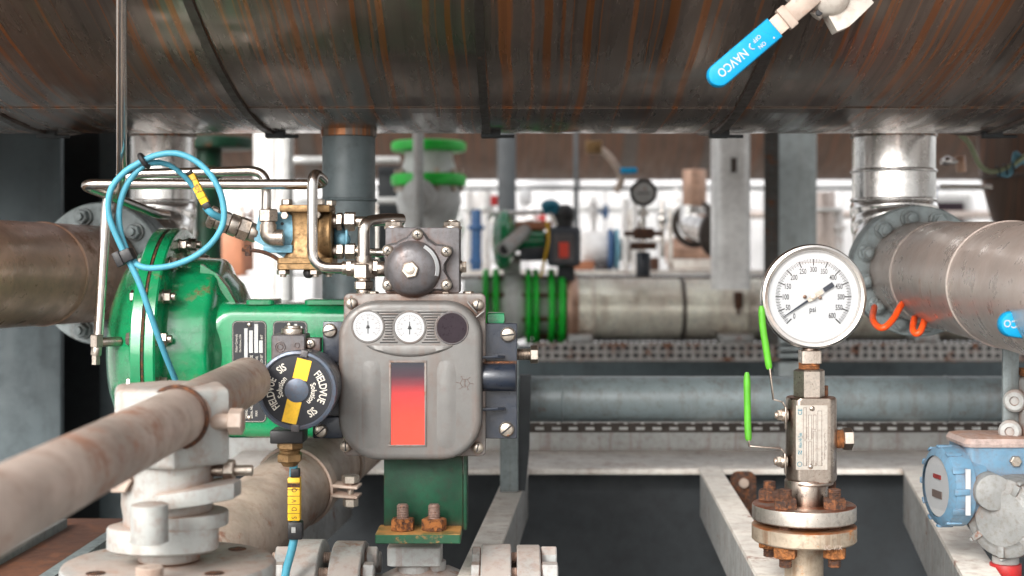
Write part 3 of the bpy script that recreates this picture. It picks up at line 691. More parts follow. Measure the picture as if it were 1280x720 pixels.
for a in ((742,246,300,6.6,m_bgwht2,m_bgblue,'tiny white valve with dark blue wheel just right of the thin black post'),
          (664,258,300,6.0,m_bgwht2,m_red,'tiny white valve with red wheel above the rear green actuator'),
          (828,250,322,5.6,m_ss,m_teal,'tiny silver valve with teal wheel right of the small rear gauge'),
          (786,262,330,5.4,m_cream,m_rustdk,'tiny cream valve with brown wheel left of the small rear gauge'),
          (575,262,330,5.4,m_grey,m_grnflg,'tiny grey valve with green wheel at the right side of the relay block'),
          (846,236,300,6.2,m_bgwht2,m_rustdk,'tiny white valve with brown wheel left of the rear clad elbow'),
          (1150,232,262,6.4,m_bgwht2,m_bgblue,'tiny white valve hidden beside the right chrome nozzle'),
          (300,236,330,5.6,m_cream,m_rustdk,'tiny cream valve with brown wheel left of the white column')):
    small_valve(*a)
f = Fr(6.6)
for k,(u0,u1,v,r,m,nm,lb) in enumerate(((585,720,276,4,m_bgwht2,'white_pipe','thin white pipe crossing behind the rear green actuator'),(722,900,262,3,m_galv,'grey_pipe','thin grey pipe crossing behind the small rear gauge'),(640,860,298,6,m_bgwht2,'white_pipe','thicker white pipe low behind the rear instrument box'),(940,1300,268,5,m_clad,'brown_pipe','thin brown pipe behind the top of the round gauge'),(250,420,300,5,m_bgpink,'red_oxide_pipe','thin red oxide pipe behind the brass valve'))):
    b = B(); b.cyl(f(u0,v,k*6), f(u1,v,k*6), r*f.s, seg=24); single(nm, b, m, lb, 'pipe', f((u0+u1)/2,v,k*6))
# rear gauge
f = Fr(4.1)
o = thing('rear_gauge', 'small blurred gauge with dark rim on a valve stack, far behind', 'gauge', f(804,330))
b = B(); b.lathe(f(804,241,4), V((0,-1,0)), [(0,15*f.s),(2*f.s,17*f.s),(9*f.s,17*f.s),(10*f.s,16*f.s),(9*f.s,13.5*f.s)], 48, True, False); part('case', b, m_blk, o)
b = B(); b.cyl(f(804,241,-3), f(804,241,-4), 13.8*f.s); part('dial', b, m_grylt, o)
b = B(); b.box(f(796,241,-4.6), f(812,242.2,-4.2)); part('needle', b, m_ink, o)
b = B(); b.cyl(f(804,257), f(804,345), 3.5*f.s); b.hexa(f(804,262), f(804,270), 7*f.s); part('stem', b, m_ss, o)
b = B(); b.box(f(792,285,-8), f(817,299,8), .004); b.box(f(788,303,-8), f(820,312,8), .004); b.cyl(f(780,292), f(829,292), 3*f.s); part('manifold', b, m_rustdk, o)
b = B(); b.cyl(f(804,345), f(804,315), 9*f.s); part('root_valve', b, m_navy, o)
# rear elbow with flange
f = Fr(4.7)
o = thing('rear_clad_elbow', 'blurred shiny clad elbow and flange just left of the silver duct', 'pipe elbow', f(870,300))
b = B(); b.cyl(f(868,212), f(868,262), 15*f.s, seg=40); part('neck', b, m_rustpipe, o)
b = B(); b.torus(f(868,280,-6), V((-.35,-1,0)), 26*f.s, 4*f.s, 48); part('clamp_ring', b, m_band, o)
b = B(); b.tube([f(868,258),f(866,282),f(890,290,-60)], 19*f.s, 20*f.s, 32); part('bend', b, m_chrome, o)
b = B(); b.cyl(f(892,292,-62), f(895,293,-70), 32*f.s, seg=48); part('flange', b, m_band, o)
# extra blue valve handle high in the background
f = Fr(4.5)
o = thing('rear_blue_handle_valve', 'small blurred valve with a light blue handle high behind the rear gauge', 'valve', f(778,230))
b = B(); b.tube([f(740,180),f(762,196),f(776,222),f(770,240)], 4.5*f.s, -6, 12); part('pipe_stem', b, m_lever, o)
b = B(); b.box(f(732,176,-5), f(752,192,5), .004); part('body', b, m_brass, o)
b = B(); b.box(f(775,210,-8), f(796,217,0), .003); part('handle', b, m_vinyl, o)
# dark big elbow at right
f = Fr(4.15)
o = thing('dark_elbow_pipe', 'broad dark brown clad pipe at the right edge behind the blue wires', 'pipe', f(1295,330))
b = B(); b.tube([f(1280,120),f(1284,230),f(1330,330),f(1440,380)], 58*f.s, 60*f.s, 48); part('cladding', b, m_vessel2, o)
b = B(); b.torus(f(1283,222), V((0,0,1)), 58*f.s, .004, 64); part('joint_band', b, m_band, o)
f = Fr(2.5)
o = thing('wire_bundle', 'tangle of pale blue wires with a greenish hose at the upper right edge', 'cable', f(1250,210))
for k in range(5):
    b = B(); b.tube([f(1249,212+k*1.5,k), f(1262,214+k-3*(k%2),-k), f(1272,206-k*4,k), f(1300,190+k*11)], .003, -6, 8); part('wire', b, m_blueblk, o)
b = B(); b.tube([f(1200,168), f(1212,180), f(1224,205), f(1236,214), f(1250,213), f(1268,205), f(1300,180)], .0045, -6, 10); part('hose', b, mat('greenish_hose', (.35,.40,.25), .5, sc=30), o)
for k in range(3):
    b = B(); b.torus(f(1247+k*9,214-k*2), V((1,0,.2)), .010, .0012, 20, 6); part('cable_tie', b, m_blk, o)
f = Fr(2.7)
o = thing('rear_needle_valve', 'small blurred needle valve between the chrome nozzle and the blue wires', 'valve', f(1185,245))
b = B(); b.cyl(f(1176,202), f(1200,202), 4*f.s); b.sphere(f(1183,201,-4), 6*f.s); part('body', b, m_chrome, o)
b = B(); b.cyl(f(1200,195), f(1202,215), 6*f.s); part('bonnet', b, m_rustpipe, o)
b = B(); b.cyl(f(1176,233), f(1240,234), 3*f.s); part('tube', b, m_ss, o)
# pale sloped object behind flange at right
# ---- grey horizontal pipe, tray, beams
f = Fr(2.15)
o = thing('grey_horizontal_pipe', 'long blue grey painted horizontal pipe crossing behind the green valve handles', 'pipe', f(950,500))
b = B(); b.cyl(f(470,498.5), f(1380,498.5), 28.5*f.s, seg=72, bev=0); part('pipe_wall', b, m_gry, o)
for u in (702,1182):
    b = B(); b.torus(f(u,498.5), V((1,0,0)), 28.4*f.s, .0016, 64, 8); part('weld_seam', b, m_gry, o)
f = Fr(2.3)
o = thing('lower_cable_tray', 'dark slotted steel strip just below the long grey pipe', 'cable tray', f(950,541))
b = B(); b.box(f(470,529,2), f(1400,541,3)); part('web_plate', b, m_band, o)
b = B()
for k in range(44): b.box(f(480+k*21,534,.6), f(491+k*21,537.5,1.8))
for k in range(44): b.box(f(486+k*21,528.5,-2), f(490+k*21,530,1.8))
part('slot_edge', b, m_galv, o)
f = Fr(2.5)
o = thing('skid_cross_beam', 'long grey steel cross beam with a cream top flange behind the instruments', 'beam', f(800,586))
b = B(); b.box((P(200,0,2.52).x,2.52,P(0,525,2.52).z), (P(1420,0,2.52).x,2.535,P(0,575,2.52).z), .001); part('back_plate', b, m_grylt, o)
zf = P(0,586,2.3).z
b = B(); b.box((P(270,0,2.3).x,2.3,zf-.010), (P(1420,0,2.3).x,2.515,zf), .003); part('top_flange', b, m_cream, o)
b = B(); b.box((P(270,0,2.3).x,2.36,zf-.25), (P(1420,0,2.3).x,2.37,zf-.011)); part('web', b, m_colblk, o)
m_deck = mat('dark_deck_plate', (.012,.016,.019), .55, dirt=.2, dirtcol=(.05,.05,.05), sc=12, bump=.15)
b = B(); b.box((-1.6,.4,zf-.26), (2.0,2.36,zf-.25)); struct('skid_deck', b, m_deck)
b = B(); b.box((-2.2,5.15,.05), (3.6,5.18,P(0,432,5.15).z)); single('rear_dark_backing', b, m_col, 'added dark backing sheet low behind the cable tray', 'panel', V((0,5.15,0)))  # dark backing added to cover the bright ground beyond
b = B(); b.box((-2.2,2.54,zf-.30), (3.6,5.15,zf-.29)); struct('rear_deck', b, m_deck)
def brace(label, a, c, wid, dep):
    o = thing('skid_brace', label, 'beam', c, 'braces of the skid frame'); d = c-a; s = V((0,0,1)).cross(d).normalized()
    u = V((0,0,-1))
    b = B(); b.poly([a-s*wid/2, a+s*wid/2, a+s*wid/2+u*.006, a-s*wid/2+u*.006], d, .0); part('top_flange', b, m_cream, o)
    b = B(); w = wid/2-.003
    b.poly([a-s*w+u*.0065, a-s*(w-.006)+u*.0065, a-s*(w-.006)+u*dep, a-s*w+u*dep], d); b.poly([a+s*w+u*.0065, a+s*(w-.006)+u*.0065, a+s*(w-.006)+u*dep, a+s*w+u*dep], d); part('web', b, m_grylt, o)
def floorpt(u, v, z=None):
    z = zf if z is None else z; Y = (ZC-z)*F/(v-HZ); return V(((u-640)*Y/F, Y, z))
brace('cream topped brace running forward left of the pressure gauge stand', V((.318,2.298,zf+.004)), V((.262,1.2,zf+.004)), .034, .08)
brace('cream topped brace slanting forward at the lower right below the blue transmitter', V((.65,2.298,zf+.004)), V((.44,1.2,zf+.004)), .04, .09)
brace('short brace running forward right of the green bracket', V((.012,2.298,zf+.004)), V((-.062,1.2,zf+.004)), .034, .08)
brace('short brace running forward under the diagonal rusty pipe', V((-.275,2.298,zf+.004)), V((-.36,1.2,zf+.004)), .04, .08)
f = Fr(2.2)
o = thing('bolted_plate', 'dark brown plate with pale bolts beside the pressure gauge stand', 'plate', f(930,720))
b = B(); b.poly([f(u,v,4) for u,v in rr(914,590,946,760,10)], V((0,.006,0)), .001); part('plate_body', b, m_rustdk, o)
for v in (604,641,706):
    b = B(); b.cyl(f(930,v,3.8), f(930,v,-2), 6*f.s); part('bolt', b, m_lever, o)
f = Fr(2.05)
b = B(); b.box(f(625,430), f(648,654,0)+V((0,.02,0)), .002); single('grey_flat_post', b, m_flange, 'flat grey steel post right of the navy bracket, ending low', 'post', f(636,654))
b = B(); b.poly([f(u,v,8) for u,v in ((650,470),(664,470),(662,560),(657,615),(646,615))], V((0,.02,0))); single('dark_strut', b, m_colblk, 'dark strut just right of the flat grey post', 'strut', f(655,615,8))
# rusty board, lower left
z2 = ZC-.36
o = thing('rusty_floor_channel', 'rusty brown floor channel with grey steel edges at the lower left corner', 'channel', floorpt(60,700,z2))
b = B(); q = [floorpt(u,v,z2) for u,v in ((84,648),(158,648),(10,745),(-95,745))]; b.poly(q, V((0,0,-.008))); m_board = mat('rusty_plate', (.12,.05,.03), .7, dirt=.5, sc=15, rust=.35, rustcol=(.18,.07,.035), bump=.3); part('floor_plate', b, m_board, o)
for q in (((70,648),(84,648),(-95,745),(-125,745)), ((158,648),(172,648),(32,745),(10,745))):
    b = B(); b.poly([floorpt(u,v,z2+.012) for u,v in q], V((0,0,-.03)), .001); part('edge_rail', b, m_flange, o)
# ================================================================= green diaphragm actuator
X_ = V((1,0,0)); Yv = V((0,1,0)); Zv = V((0,0,1)); MX = V((-1,0,0)); MY = V((0,-1,0)); MZ = V((0,0,-1))
f = Fr(1.74); S = f.s
act = thing('green_actuator', 'large glossy green diaphragm actuator with bolted round case at left', 'actuator', f(250,560))
c = lambda u: f(u, 437)
b = B(); b.lathe(c(214.5), MX, [(0,152*S),(11*S,152*S),(13*S,150*S),(14*S,138*S),(16*S,134*S),(30*S,126*S),(46*S,108*S),(58*S,84*S),(65*S,50*S),(67*S,0)], 128)
part('rear_cover', b, m_green, act)
b = B(); b.lathe(c(215), X_, [(0,150.5*S),(2.4*S,150.5*S)], 128); part('gasket', b, m_rustdk, act)
b = B(); b.lathe(c(218), X_, [(0,150*S),(1.5*S,152*S),(11*S,152*S),(13*S,150*S),(14*S,140*S),(15*S,121*S),(18*S,117*S),(24*S,116*S),(58*S,114*S),(62*S,113*S),(66*S,109*S),(68*S,102*S),(72*S,96*S),(84*S,84*S),(92*S,66*S),(96*S,40*S)], 128)
part('front_cover', b, m_green, act)
for k in range(16):
    A = R(360*k/16+9); p = c(0)+V((0,-math.cos(A),math.sin(A)))*133*S
    b = B(); q = V((c(231.5).x,p.y,p.z)); b.cyl(q, q+X_*2*S, 9*S, seg=20); b.hexa(q+X_*1.5*S, q+X_*10*S, 8*S, ph=A); b.cyl(q+X_*9*S, q+X_*15*S, 4.6*S, seg=16)
    part('case_bolt', b, m_ssfit, act)
    b = B(); q = V((c(202).x,p.y,p.z)); b.hexa(q, q-X_*8*S, 8*S, ph=A); part('case_nut', b, m_ssfit, act)
# cast shoulder and yoke body
def yring(u, vt, vb, w0, w1, r):
    x = f(u,0).x; return [V((x, p[1], p[0])) for p in [(ZC-(q[1]-HZ)*S, f.Y+q[0]*S) for q in rr(w0, vt, w1, vb, r)]]
b = B(); b.loft([yring(u,vt,vb,w0,w1,r) for u,vt,vb,w0,w1,r in ((283,372,538,-90,80,60),(288,372,538,-92,80,40),(296,375,538,-90,78,24),(306,377,538,-88,74,16),(420,377,538,-88,74,16),(585,377,538,-88,74,16),(588,380,535,-85,70,14))])
part('yoke', b, m_green, act)
b = B(); b.loft([[f(u,v,w) for u,v in ((264,330),(282,340),(296,358),(306,376),(312,392),(264,400))] for w in (-62,-58,40,44)]); part('shoulder_rib', b, m_green, act)
for u0,u1 in ((322,356),(392,470)):
    b = B(); b.loft([[V((f(u,0).x, f.Y+q*S, ZC-((378-h)-HZ)*S)) for u,q in rr(u0+i,-82+i,u1-i,-20-i,6)] for h,i in ((0,0),(5,0),(6,1.5))]); part('cast_pad', b, m_green, act)
# ---- black nameplates on its face
wf = -88-1.0
def nameplate(u0,v0,u1,v1, seed):
    g = lambda u,v,w=0: f(u,v,wf+w)
    o = thing('black_nameplate', ['tall black nameplate with silver fields on the green actuator','black nameplate half hidden behind the small grey terminal box'][seed], 'nameplate', g((u0+u1)/2,v1), 'nameplates on the green actuator')
    # pixel positions are given at depth 1.64: convert
    k = (f.Y+wf*S)/f.Y
    def h(u,v,w=0):
        p = P(u,v,f.Y+(wf)*S); p.y += w*S; return p
    b = B(); b.poly([h(u,v,.8) for u,v in rr(u0,v0,u1,v1,6)], V((0,-.0008,0)), .0); part('plate', b, m_blkplate, o)
    b = B(); pts = rr(u0+1.2,v0+1.2,u1-1.2,v1-1.2,5); b.tube([h(u,v,-.4) for u,v in pts+[pts[0]]], .00022, 0, 6); part('border_line', b, m_inkwht, o)
    return o, h
o, h = nameplate(290,401,333,528,0)
b = B()
for u0,v0,u1,v1 in ((305.5,410.5,309.5,450),(311.5,413,316,441),(318,405,322.5,441),(324,425.5,328.5,441)): b.box(h(u0,v0,-.3), h(u1,v1,-.55))
part('data_field', b, m_silverbar, o)
b = B(); up = V((0,0,1)); rt = V((1,0,0))
def vt(b, body, size, u, v, h=h, xs=.8, align='L', w=-.5): put(b, body, size, flat(h(u,v,w), Zv, MX), xs, align)
s_ = f.s
vt(b,'Fisher Controls',4.2*s_,297,440); vt(b,'Marshalltown, USA',3.4*s_,301.5,440); vt(b,'SIZE',4.6*s_,316,451); vt(b,'TRAVEL',4*s_,322.5,455,xs=.7); vt(b,'BENCH SET',4*s_,328.5,458,xs=.7)
vt(b,'667',4.4*s_,328.5,424); vt(b,'SPRING RANGE',4*s_,309.5,523,xs=.8); vt(b,'SERIAL NO.',4*s_,316,523,xs=.8); vt(b,'MAX',4*s_,322,520); vt(b,'TYPE',4*s_,302,523)
part('lettering', b, m_inkwht, o)
for v in (406,522):
    b = B(); b.sphere(h(311.5,v,-.6), 2.6*s_, 16, (1,.5,1)); part('rivet', b, m_ssfit, o)
o, h = nameplate(341,401,384,470,1)
b = B()
for u0,v0,u1,v1 in ((368,405,371.5,412),(374,408,378,413),(349,425,352,460)): b.box(h(u0,v0,-.3), h(u1,v1,-.55))
part('data_field', b, m_silverbar, o)
b = B(); b.sphere(h(361.5,406,-.6), 2.6*s_, 16, (1,.5,1)); part('rivet', b, m_ssfit, o)
b = B(); put(b,'TYPE',4*s_,flat(h(347,440,-.5),Zv,MX),.8,'L'); part('lettering', b, m_inkwht, o)
# ================================================================= positioner
f = Fr(1.50); S = f.s
pos = thing('valve_positioner', 'big taupe grey instrument box with three small round windows and a tall red window', 'positioner', f(516,573))
def slab(b, u0,v0,u1,v1,r, prof):
    """prof = (w, inset) list, front to back"""
    b.loft([[f(u,v,w) for u,v in rr(u0+i,v0+i,u1-i,v1-i,tuple(max(1,q-i) for q in (r if isinstance(r,tuple) else (r,)*4)),10)] for w,i in prof]); return b
b = B(); slab(b,429,367,607,571,7,((4,3),(4.6,1),(6,0),(24,0),(26,1.5)))
part('base_housing', b, m_alubase, pos)
b = B(); slab(b,434,372,602,566,10,((26,0),(60,0))); part('rear_housing', b, m_aludk, pos)
b = B(); slab(b,425,376,603,573,(46,46,52,52),((-21,9),(-20.6,5.5),(-19,2.5),(-16,.8),(-12,0),(5,-.6),(7,0)))
cover = part('front_cover', b, m_alu, pos)
b = B(); slab(b,427,377,604,571,(46,46,52,52),((5,-1),(5.6,-2.2),(6.6,-2.2)));  part('cover_gasket', b, m_blk, pos)
# chamfered corner webs and screws
wq = f.Y-21*S
g = lambda u,v,w=0: f(u,v,w)
for u,v in ((439,379),(597,381),(432,558),(597,560)):
    b = B(); b.lathe(f(u,v,4), MY, [(0,7.2*S),(3*S,7.2*S),(5*S,5.6*S),(6*S,3*S),(6.2*S,0)], 24); sc_ = part('cover_screw', b, m_screw, pos)
    b = B(); a = R(20+u); d = V((math.cos(a),0,math.sin(a))); b.obox(f(u,v,-1.9), d, Zv.cross(d) if False else Yv, (11*S, 1.2*S, 1.6*S)); part('screw_slot', b, m_ink, sc_)
for a0,a1,c0,c1 in ((584,377,596,391),(590,401,606,388)):
    b = B(); p0, p1 = f(a0,a1,-1), f(c0,c1,-1); d=(p1-p0); b.obox((p0+p1)/2, d, Yv, (d.length, 10*S, 2*S), .0006); part('corner_rib', b, m_alu, pos)
# front face works at w=-21
FW = -21
h = lambda u,v,w=0: (lambda p: V((p.x,p.y+w*S,p.z)))(P(u,v,f.Y+FW*S))
k1 = (f.Y+FW*S)/F
for i,(u,v,kind) in enumerate(((460,408,0),(512,409,0),(565,410,1))):
    b = B(); b.lathe(h(u,v,1), MY, [(0,21*k1),(1.6*k1,21*k1),(2.2*k1,20.2*k1),(2.2*k1,19.2*k1),(.9*k1,18.8*k1)], 56, True, False)
    bez = part('window_bezel', b, m_aludk if kind else m_alu, pos)
    b = B(); b.cyl(h(u,v,.6), h(u,v,-.7), 18.6*k1, seg=56, bev=0)
    dl = part('small_dial' if not kind else 'dark_lens', b, m_darkplum if kind else m_dial, pos, 'dark plum round window' if kind else None)
    if not kind:
        b = B()
        for t in range(33):
            A = R(-45+270*t/32); d = V((math.cos(A),0,math.sin(A))); L_ = 3.0 if t%4==0 else 1.6
            b.obox(h(u,v,-.85)+d*(15.6-L_/2)*k1, d, Yv, (L_*k1, .2*k1, .42*k1))
        for t in range(9):
            A = R(-45+270*t/8); d = V((math.cos(A),0,math.sin(A))); put(b, str((8-t)*20), 2.6*k1, flat(h(u,v,-.85)+d*10.6*k1+MZ*1*k1, X_, Zv), .8)
        part('dial_marks', b, m_inkgry, dl)
        b = B(); b.box(h(u-.5,v-7,-1.2), h(u+.5,v+9,-1.0)); b.box(h(u-2.4,v+1,-1.2), h(u+2.4,v+2.4,-1.0)); b.cyl(h(u,v,-.9), h(u,v,-1.8), 1.8*k1, seg=16); part('needle', b, m_ink, dl)
        b = B(); sheet(b, h(u,v,-1.9), Yv, 18.4*k1); part('lens', b, m_glass, bez)
# louvre ridges between the windows
for cx in (486, 538.5):
    for k in range(12):
        v = 388 + k*3.45; dv = abs(v-409); hw = (26-math.sqrt(max(0,22.5**2-dv*dv))) if dv < 22 else 25-0*dv
        hw = max(4.5, min(22, hw)) if dv < 21 else 21
        if v < 389: hw = 21
        b = B(); b.box(h(cx-hw,v,.1), h(cx+hw,v+1.7,-1.1), .00025); part('louvre', b, m_alu, pos)
        b = B(); b.box(h(cx-hw,v+1.9,.2), h(cx+hw,v+3.0,-.12)); part('louvre_shade_strip', b, m_ink, pos)  # black strips paint in the shade between the louvres
# brow lip below the windows
b = B(); n = 24; rings = []
for k in range(n+1):
    t = k/n; u = 458+108*t; sag = 13*math.sin(math.pi*min(1,max(0,(t)))) ** .75
    top = h(u,432,0); hh = max(.5, sag)
    rings.append([h(u,431.5,.5), h(u,431.8,-1.2), h(u,432+hh*.75,-3.6*min(1,hh/8)), h(u,432+hh,-2.2*min(1,hh/8)), h(u,432+hh+1.2,.5)])
b.loft(rings); part('brow_lip', b, m_alu, pos, ang=50)
# two soft vertical flutes on the cover
for u0 in (455, 549):
    b = B(); b.loft([[h(u0-6+30*q/12, v, .35-e*2.0*math.sin(math.pi*q/12)**1.5) for q in range(13)] for v,e in ((448,0),(456,.5),(466,1),(545,1),(556,.5),(563,0))]); part('cover_flute', b, m_alu, pos, ang=80)
# red window; overhang shade and its reflection painted in as a dark top
m_win = bpy.data.materials.new('red_window_painted_shade'); m_win.use_nodes = True; nt = m_win.node_tree; bs = nt.nodes['Principled BSDF']
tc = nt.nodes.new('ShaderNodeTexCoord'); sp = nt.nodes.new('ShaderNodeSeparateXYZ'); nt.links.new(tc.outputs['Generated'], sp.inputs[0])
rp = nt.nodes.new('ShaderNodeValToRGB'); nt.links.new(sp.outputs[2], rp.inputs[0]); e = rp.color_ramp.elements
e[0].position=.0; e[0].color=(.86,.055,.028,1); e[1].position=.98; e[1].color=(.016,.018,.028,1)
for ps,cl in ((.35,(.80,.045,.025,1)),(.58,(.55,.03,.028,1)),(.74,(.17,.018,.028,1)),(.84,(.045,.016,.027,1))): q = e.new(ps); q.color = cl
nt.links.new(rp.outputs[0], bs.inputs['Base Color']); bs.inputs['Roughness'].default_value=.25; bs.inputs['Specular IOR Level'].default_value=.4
b = B()
for q in ((486.3,450.8,533.2,453.2),(485.8,555.8,532.8,558.2),(486.3,453.2,488.9,555.8),(530.6,453.2,533.2,555.8)): b.box(h(q[0],q[1],.5), h(q[2],q[3],-1.6), .0002)
fr = part('window_frame', b, m_alubase, pos)
b = B(); b.poly([h(u,v,.1) for u,v in ((488.9,453.2),(530.6,453.2),(530.6,555.8),(488.9,555.8))], V((0,-.5*k1,0))); part('red_window', b, m_win, fr, 'bright red window with reflected shade painted dark over its top')
b = B(); b.loft([[h(u,v,-1.2) for u,v in ((488.9,453.2),(530.6,453.2),(530.6,555.8),(488.9,555.8))]], True, False); part('window_pane', b, m_glass, fr)
# engraved emblem
b = B(); cx, cy = 581,479
hexp = [(cx+6*math.cos(R(60*k)), cy+5.5*math.sin(R(60*k))) for k in range(7)]
for p,q in zip(hexp, hexp[1:]): b.tube([h(*p,-.1), h(*q,-.1)], .45*k1, 0, 6)
for k in range(6):
    a = R(60*k); p=(cx+6*math.cos(a), cy+5.5*math.sin(a)); q=(cx+10.5*math.cos(a+.12), cy+9*math.sin(a+.12)); b.tube([h(*p,-.1),h(*q,-.1)], .42*k1, 0, 6); b.tube([h(q[0]-1,q[1],-.1),h(q[0]+1,q[1],-.1)], .4*k1, 0, 6)
b.tube([h(cx,cy-4,-.1),h(cx,cy+4,-.1)], .5*k1, 0, 6); b.tube([h(cx-1.6,cy-2.5,-.1),h(cx+1.6,cy-2.5,-.1)], .4*k1, 0, 6); b.tube([h(cx-1.6,cy+2.5,-.1),h(cx+1.6,cy+2.5,-.1)], .4*k1, 0, 6)
part('hexagonal_emblem', b, m_inkgry, pos)
# feet under the housing top
for u in (465,585,556):
    b = B(); b.hexa(f(u,368,16), f(u,364.5,16), 7*S); part('top_plug', b, m_screw, pos)
# ================================================================= relay block on top
rel = thing('booster_relay', 'grey cast relay with round cap and five cross head screws above the instrument box', 'relay', f(526,366))
b = B(); b.loft([[f(u,v,w) for u,v in rr(480.5+i,284+i,574-i,367-i,3)] for w,i in ((12,1),(13,0),(66,0),(67,1))]); part('block', b, m_aludk, rel)
b = B()
# lobed cover outline
scr = [(522,293),(558,314),(558,356),(485,356),(485,313)]
out = []
cc = (519,333)
for k in range(90):
    a = 2*math.pi*k/90; u = math.cos(a); v = math.sin(a); r = 37
    for su,sv in scr:
        dx,dy = su-cc[0], sv-cc[1]; 
        # ray-circle reach of the lobe
        bq = u*dx+v*dy; cq = dx*dx+dy*dy-8.5**2; D_ = bq*bq-cq
        if D_ > 0: r = max(r, bq+math.sqrt(D_))
    out.append(r)
out = [(out[i-2]+out[i-1]+out[i]+out[(i+1)%90]+out[(i+2)%90])/5 for i in range(90)]
lob = lambda ins,w: [f(cc[0]+(out[k]-ins)*math.cos(2*math.pi*k/90), cc[1]+(out[k]-ins)*math.sin(2*math.pi*k/90), w) for k in range(90)]
b.loft([lob(i,w) for i,w in ((2,-1),(.6,0),(0,2),(0,12))]); part('lobed_cover', b, m_aludk, rel)
b = B(); b.loft([lob(-1.6,w) for w in (11,12.6)]); part('cover_gasket', b, m_blk, rel)
b = B(); b.lathe(f(516,336,0), MY, [(0,36*S),(2*S,35*S),(5*S,33.5*S),(9*S,32*S),(13*S,28*S),(16*S,22*S),(17.4*S,15*S),(18*S,12*S),(18*S,0)], 64); part('round_cap', b, m_aludk, rel)
b = B(); b.hexa(f(514,337,-17.5), f(514,337,-23), 11*S, ph=.2); b.cyl(f(514,337,-22.5), f(514,337,-25), 5.5*S); part('centre_nut', b, m_screw, rel)
for u,v in scr:
    b = B(); b.lathe(f(u,v,-.5), MY, [(0,7*S),(1.6*S,7*S),(3.6*S,5.8*S),(5*S,3.2*S),(5.2*S,0)], 24); s2 = part('cross_screw', b, m_screw, rel)
    b = B()
    for q in (25,115):
        a = R(q+u); d = V((math.cos(a),0,math.sin(a))); b.obox(f(u,v,-5), d, Yv, (6.5*S, 1.6*S, 1.5*S))
    part('cross_slot', b, m_ink, s2)
for u in (490,564):
    b = B(); b.hexa(f(u,284.5,30), f(u,276,30), 11*S, ph=.3); b.cyl(f(u,277,30), f(u,274.5,30), 7*S); b.cyl(f(u,286,30), f(u,282,30), 12.5*S); part('cap_bolt', b, m_ssfit, rel)
b = B(); b.cyl(f(572,334,30), f(577,334,30), 8*S); b.hexa(f(576,334,30), f(582,334,30), 8*S); part('side_plug', b, m_screw, rel)
b = B(); rings=[]
for k in range(15):
    a = R(62-78*k/14); rings.append([V((f(516,336).x+r*S*math.cos(a), f(0,0,w).y, f(516,336).z+r*S*math.sin(a))) for r,w in ((29.2,-12.5),(33,-8.5),(33.6,-9.2),(29.8,-13.2))])
b.loft(rings); part('white_arc_stripe', b, m_dial, rel)
# ================================================================= junction box with round cap
jb = thing('switch_housing', 'round black instrument cap with a yellow stripe and white lettering left of the big box', 'switch housing', P(368,545,1.44))
fj = Fr(1.415); Sj = fj.s
c0 = fj(371,488)
b = B(); b.lathe(c0, Yv, [(-1*Sj,44*Sj),(-3*Sj,46*Sj),(-2*Sj,49*Sj),(1*Sj,50*Sj),(8*Sj,50*Sj),(9*Sj,49*Sj),(18*Sj,48.6*Sj)], 96, False, True); part('cap_rim', b, m_capring, jb)
b = B(); b.cyl(c0, c0+Yv*.5*Sj, 44.6*Sj, seg=96, bev=0); part('cap_face', b, m_blkplate, jb)
b = B(); b.lathe(c0, Yv, [(18*Sj,47*Sj),(60*Sj,47*Sj),(95*Sj,46*Sj)], 72); part('barrel', b, m_navy, jb)
ang = 22
def rot(x, y): a = R(-14); return c0 + MY*.35*Sj + X_*(x*math.cos(a)-y*math.sin(a))*Sj + Zv*(x*math.sin(a)+y*math.cos(a))*Sj
for y0,y1 in ((14,40),(-42,-13)):
    b = B(); b.poly([rot(-9,y0),rot(9.5,y0),rot(9.5,y1),rot(-9,y1)], MY*.35*Sj); part('yellow_stripe', b, m_yel, jb)
b = B(); b.cyl(c0-Yv*.2*Sj, c0-Yv*1.5*Sj, 15*Sj, seg=40); part('hub', b, m_capring, jb)
L1 = c0-Yv*.5*Sj
for tx,a0,rad,sz,xs in (('FIELDVUE',187,28.8,13.2,.64),('SIS',125,28.8,13.2,.64),('Solution',168,18.2,9.8,.72),('FIELDVUE',7,28.8,13.2,.64),('SIS',-55,28.8,13.2,.64),('Solution',-12,18.2,9.8,.72)):
    b = B(); put(b, tx, sz*Sj, arc(L1, X_, Zv, rad*Sj, a0), xs, bold=.014); part('cap_lettering', b, m_inkwht, jb)
for A,ww in ((78,9),(-92,10)):
    d = V((math.cos(R(A)),0,math.sin(R(A)))); b = B(); b.obox(c0+d*47*Sj-Yv*2*Sj, Yv.cross(d), d, (ww*Sj, 9*Sj, 5*Sj), .0008); part('rim_lug', b, m_aludk, jb)
f = Fr(1.50); S = f.s
b = B(); b.loft([[f(u,v,w) for u,v in rr(343+i,417+i,385-i,470-i,3)] for w,i in ((-24,1.5),(-22,0),(20,0))]); part('terminal_block', b, m_aludk, jb)
b = B(); b.cyl(f(367,419,-8), f(367,410,-8), 14*S); b.cyl(f(367,411,-8), f(367,407,-8), 10*S); part('threaded_cap', b, m_ssfit, jb)
b = B(); b.torus(f(354,432,-24.5), Yv, 6*S, .7*S, 24, 8); b.torus(f(354,432,-24.5), Yv, 3.4*S, .5*S, 20, 8); b.torus(f(375,430,-24.5), Yv, 3*S, .5*S, 16, 8); part('cast_emblem', b, m_aludk, jb)
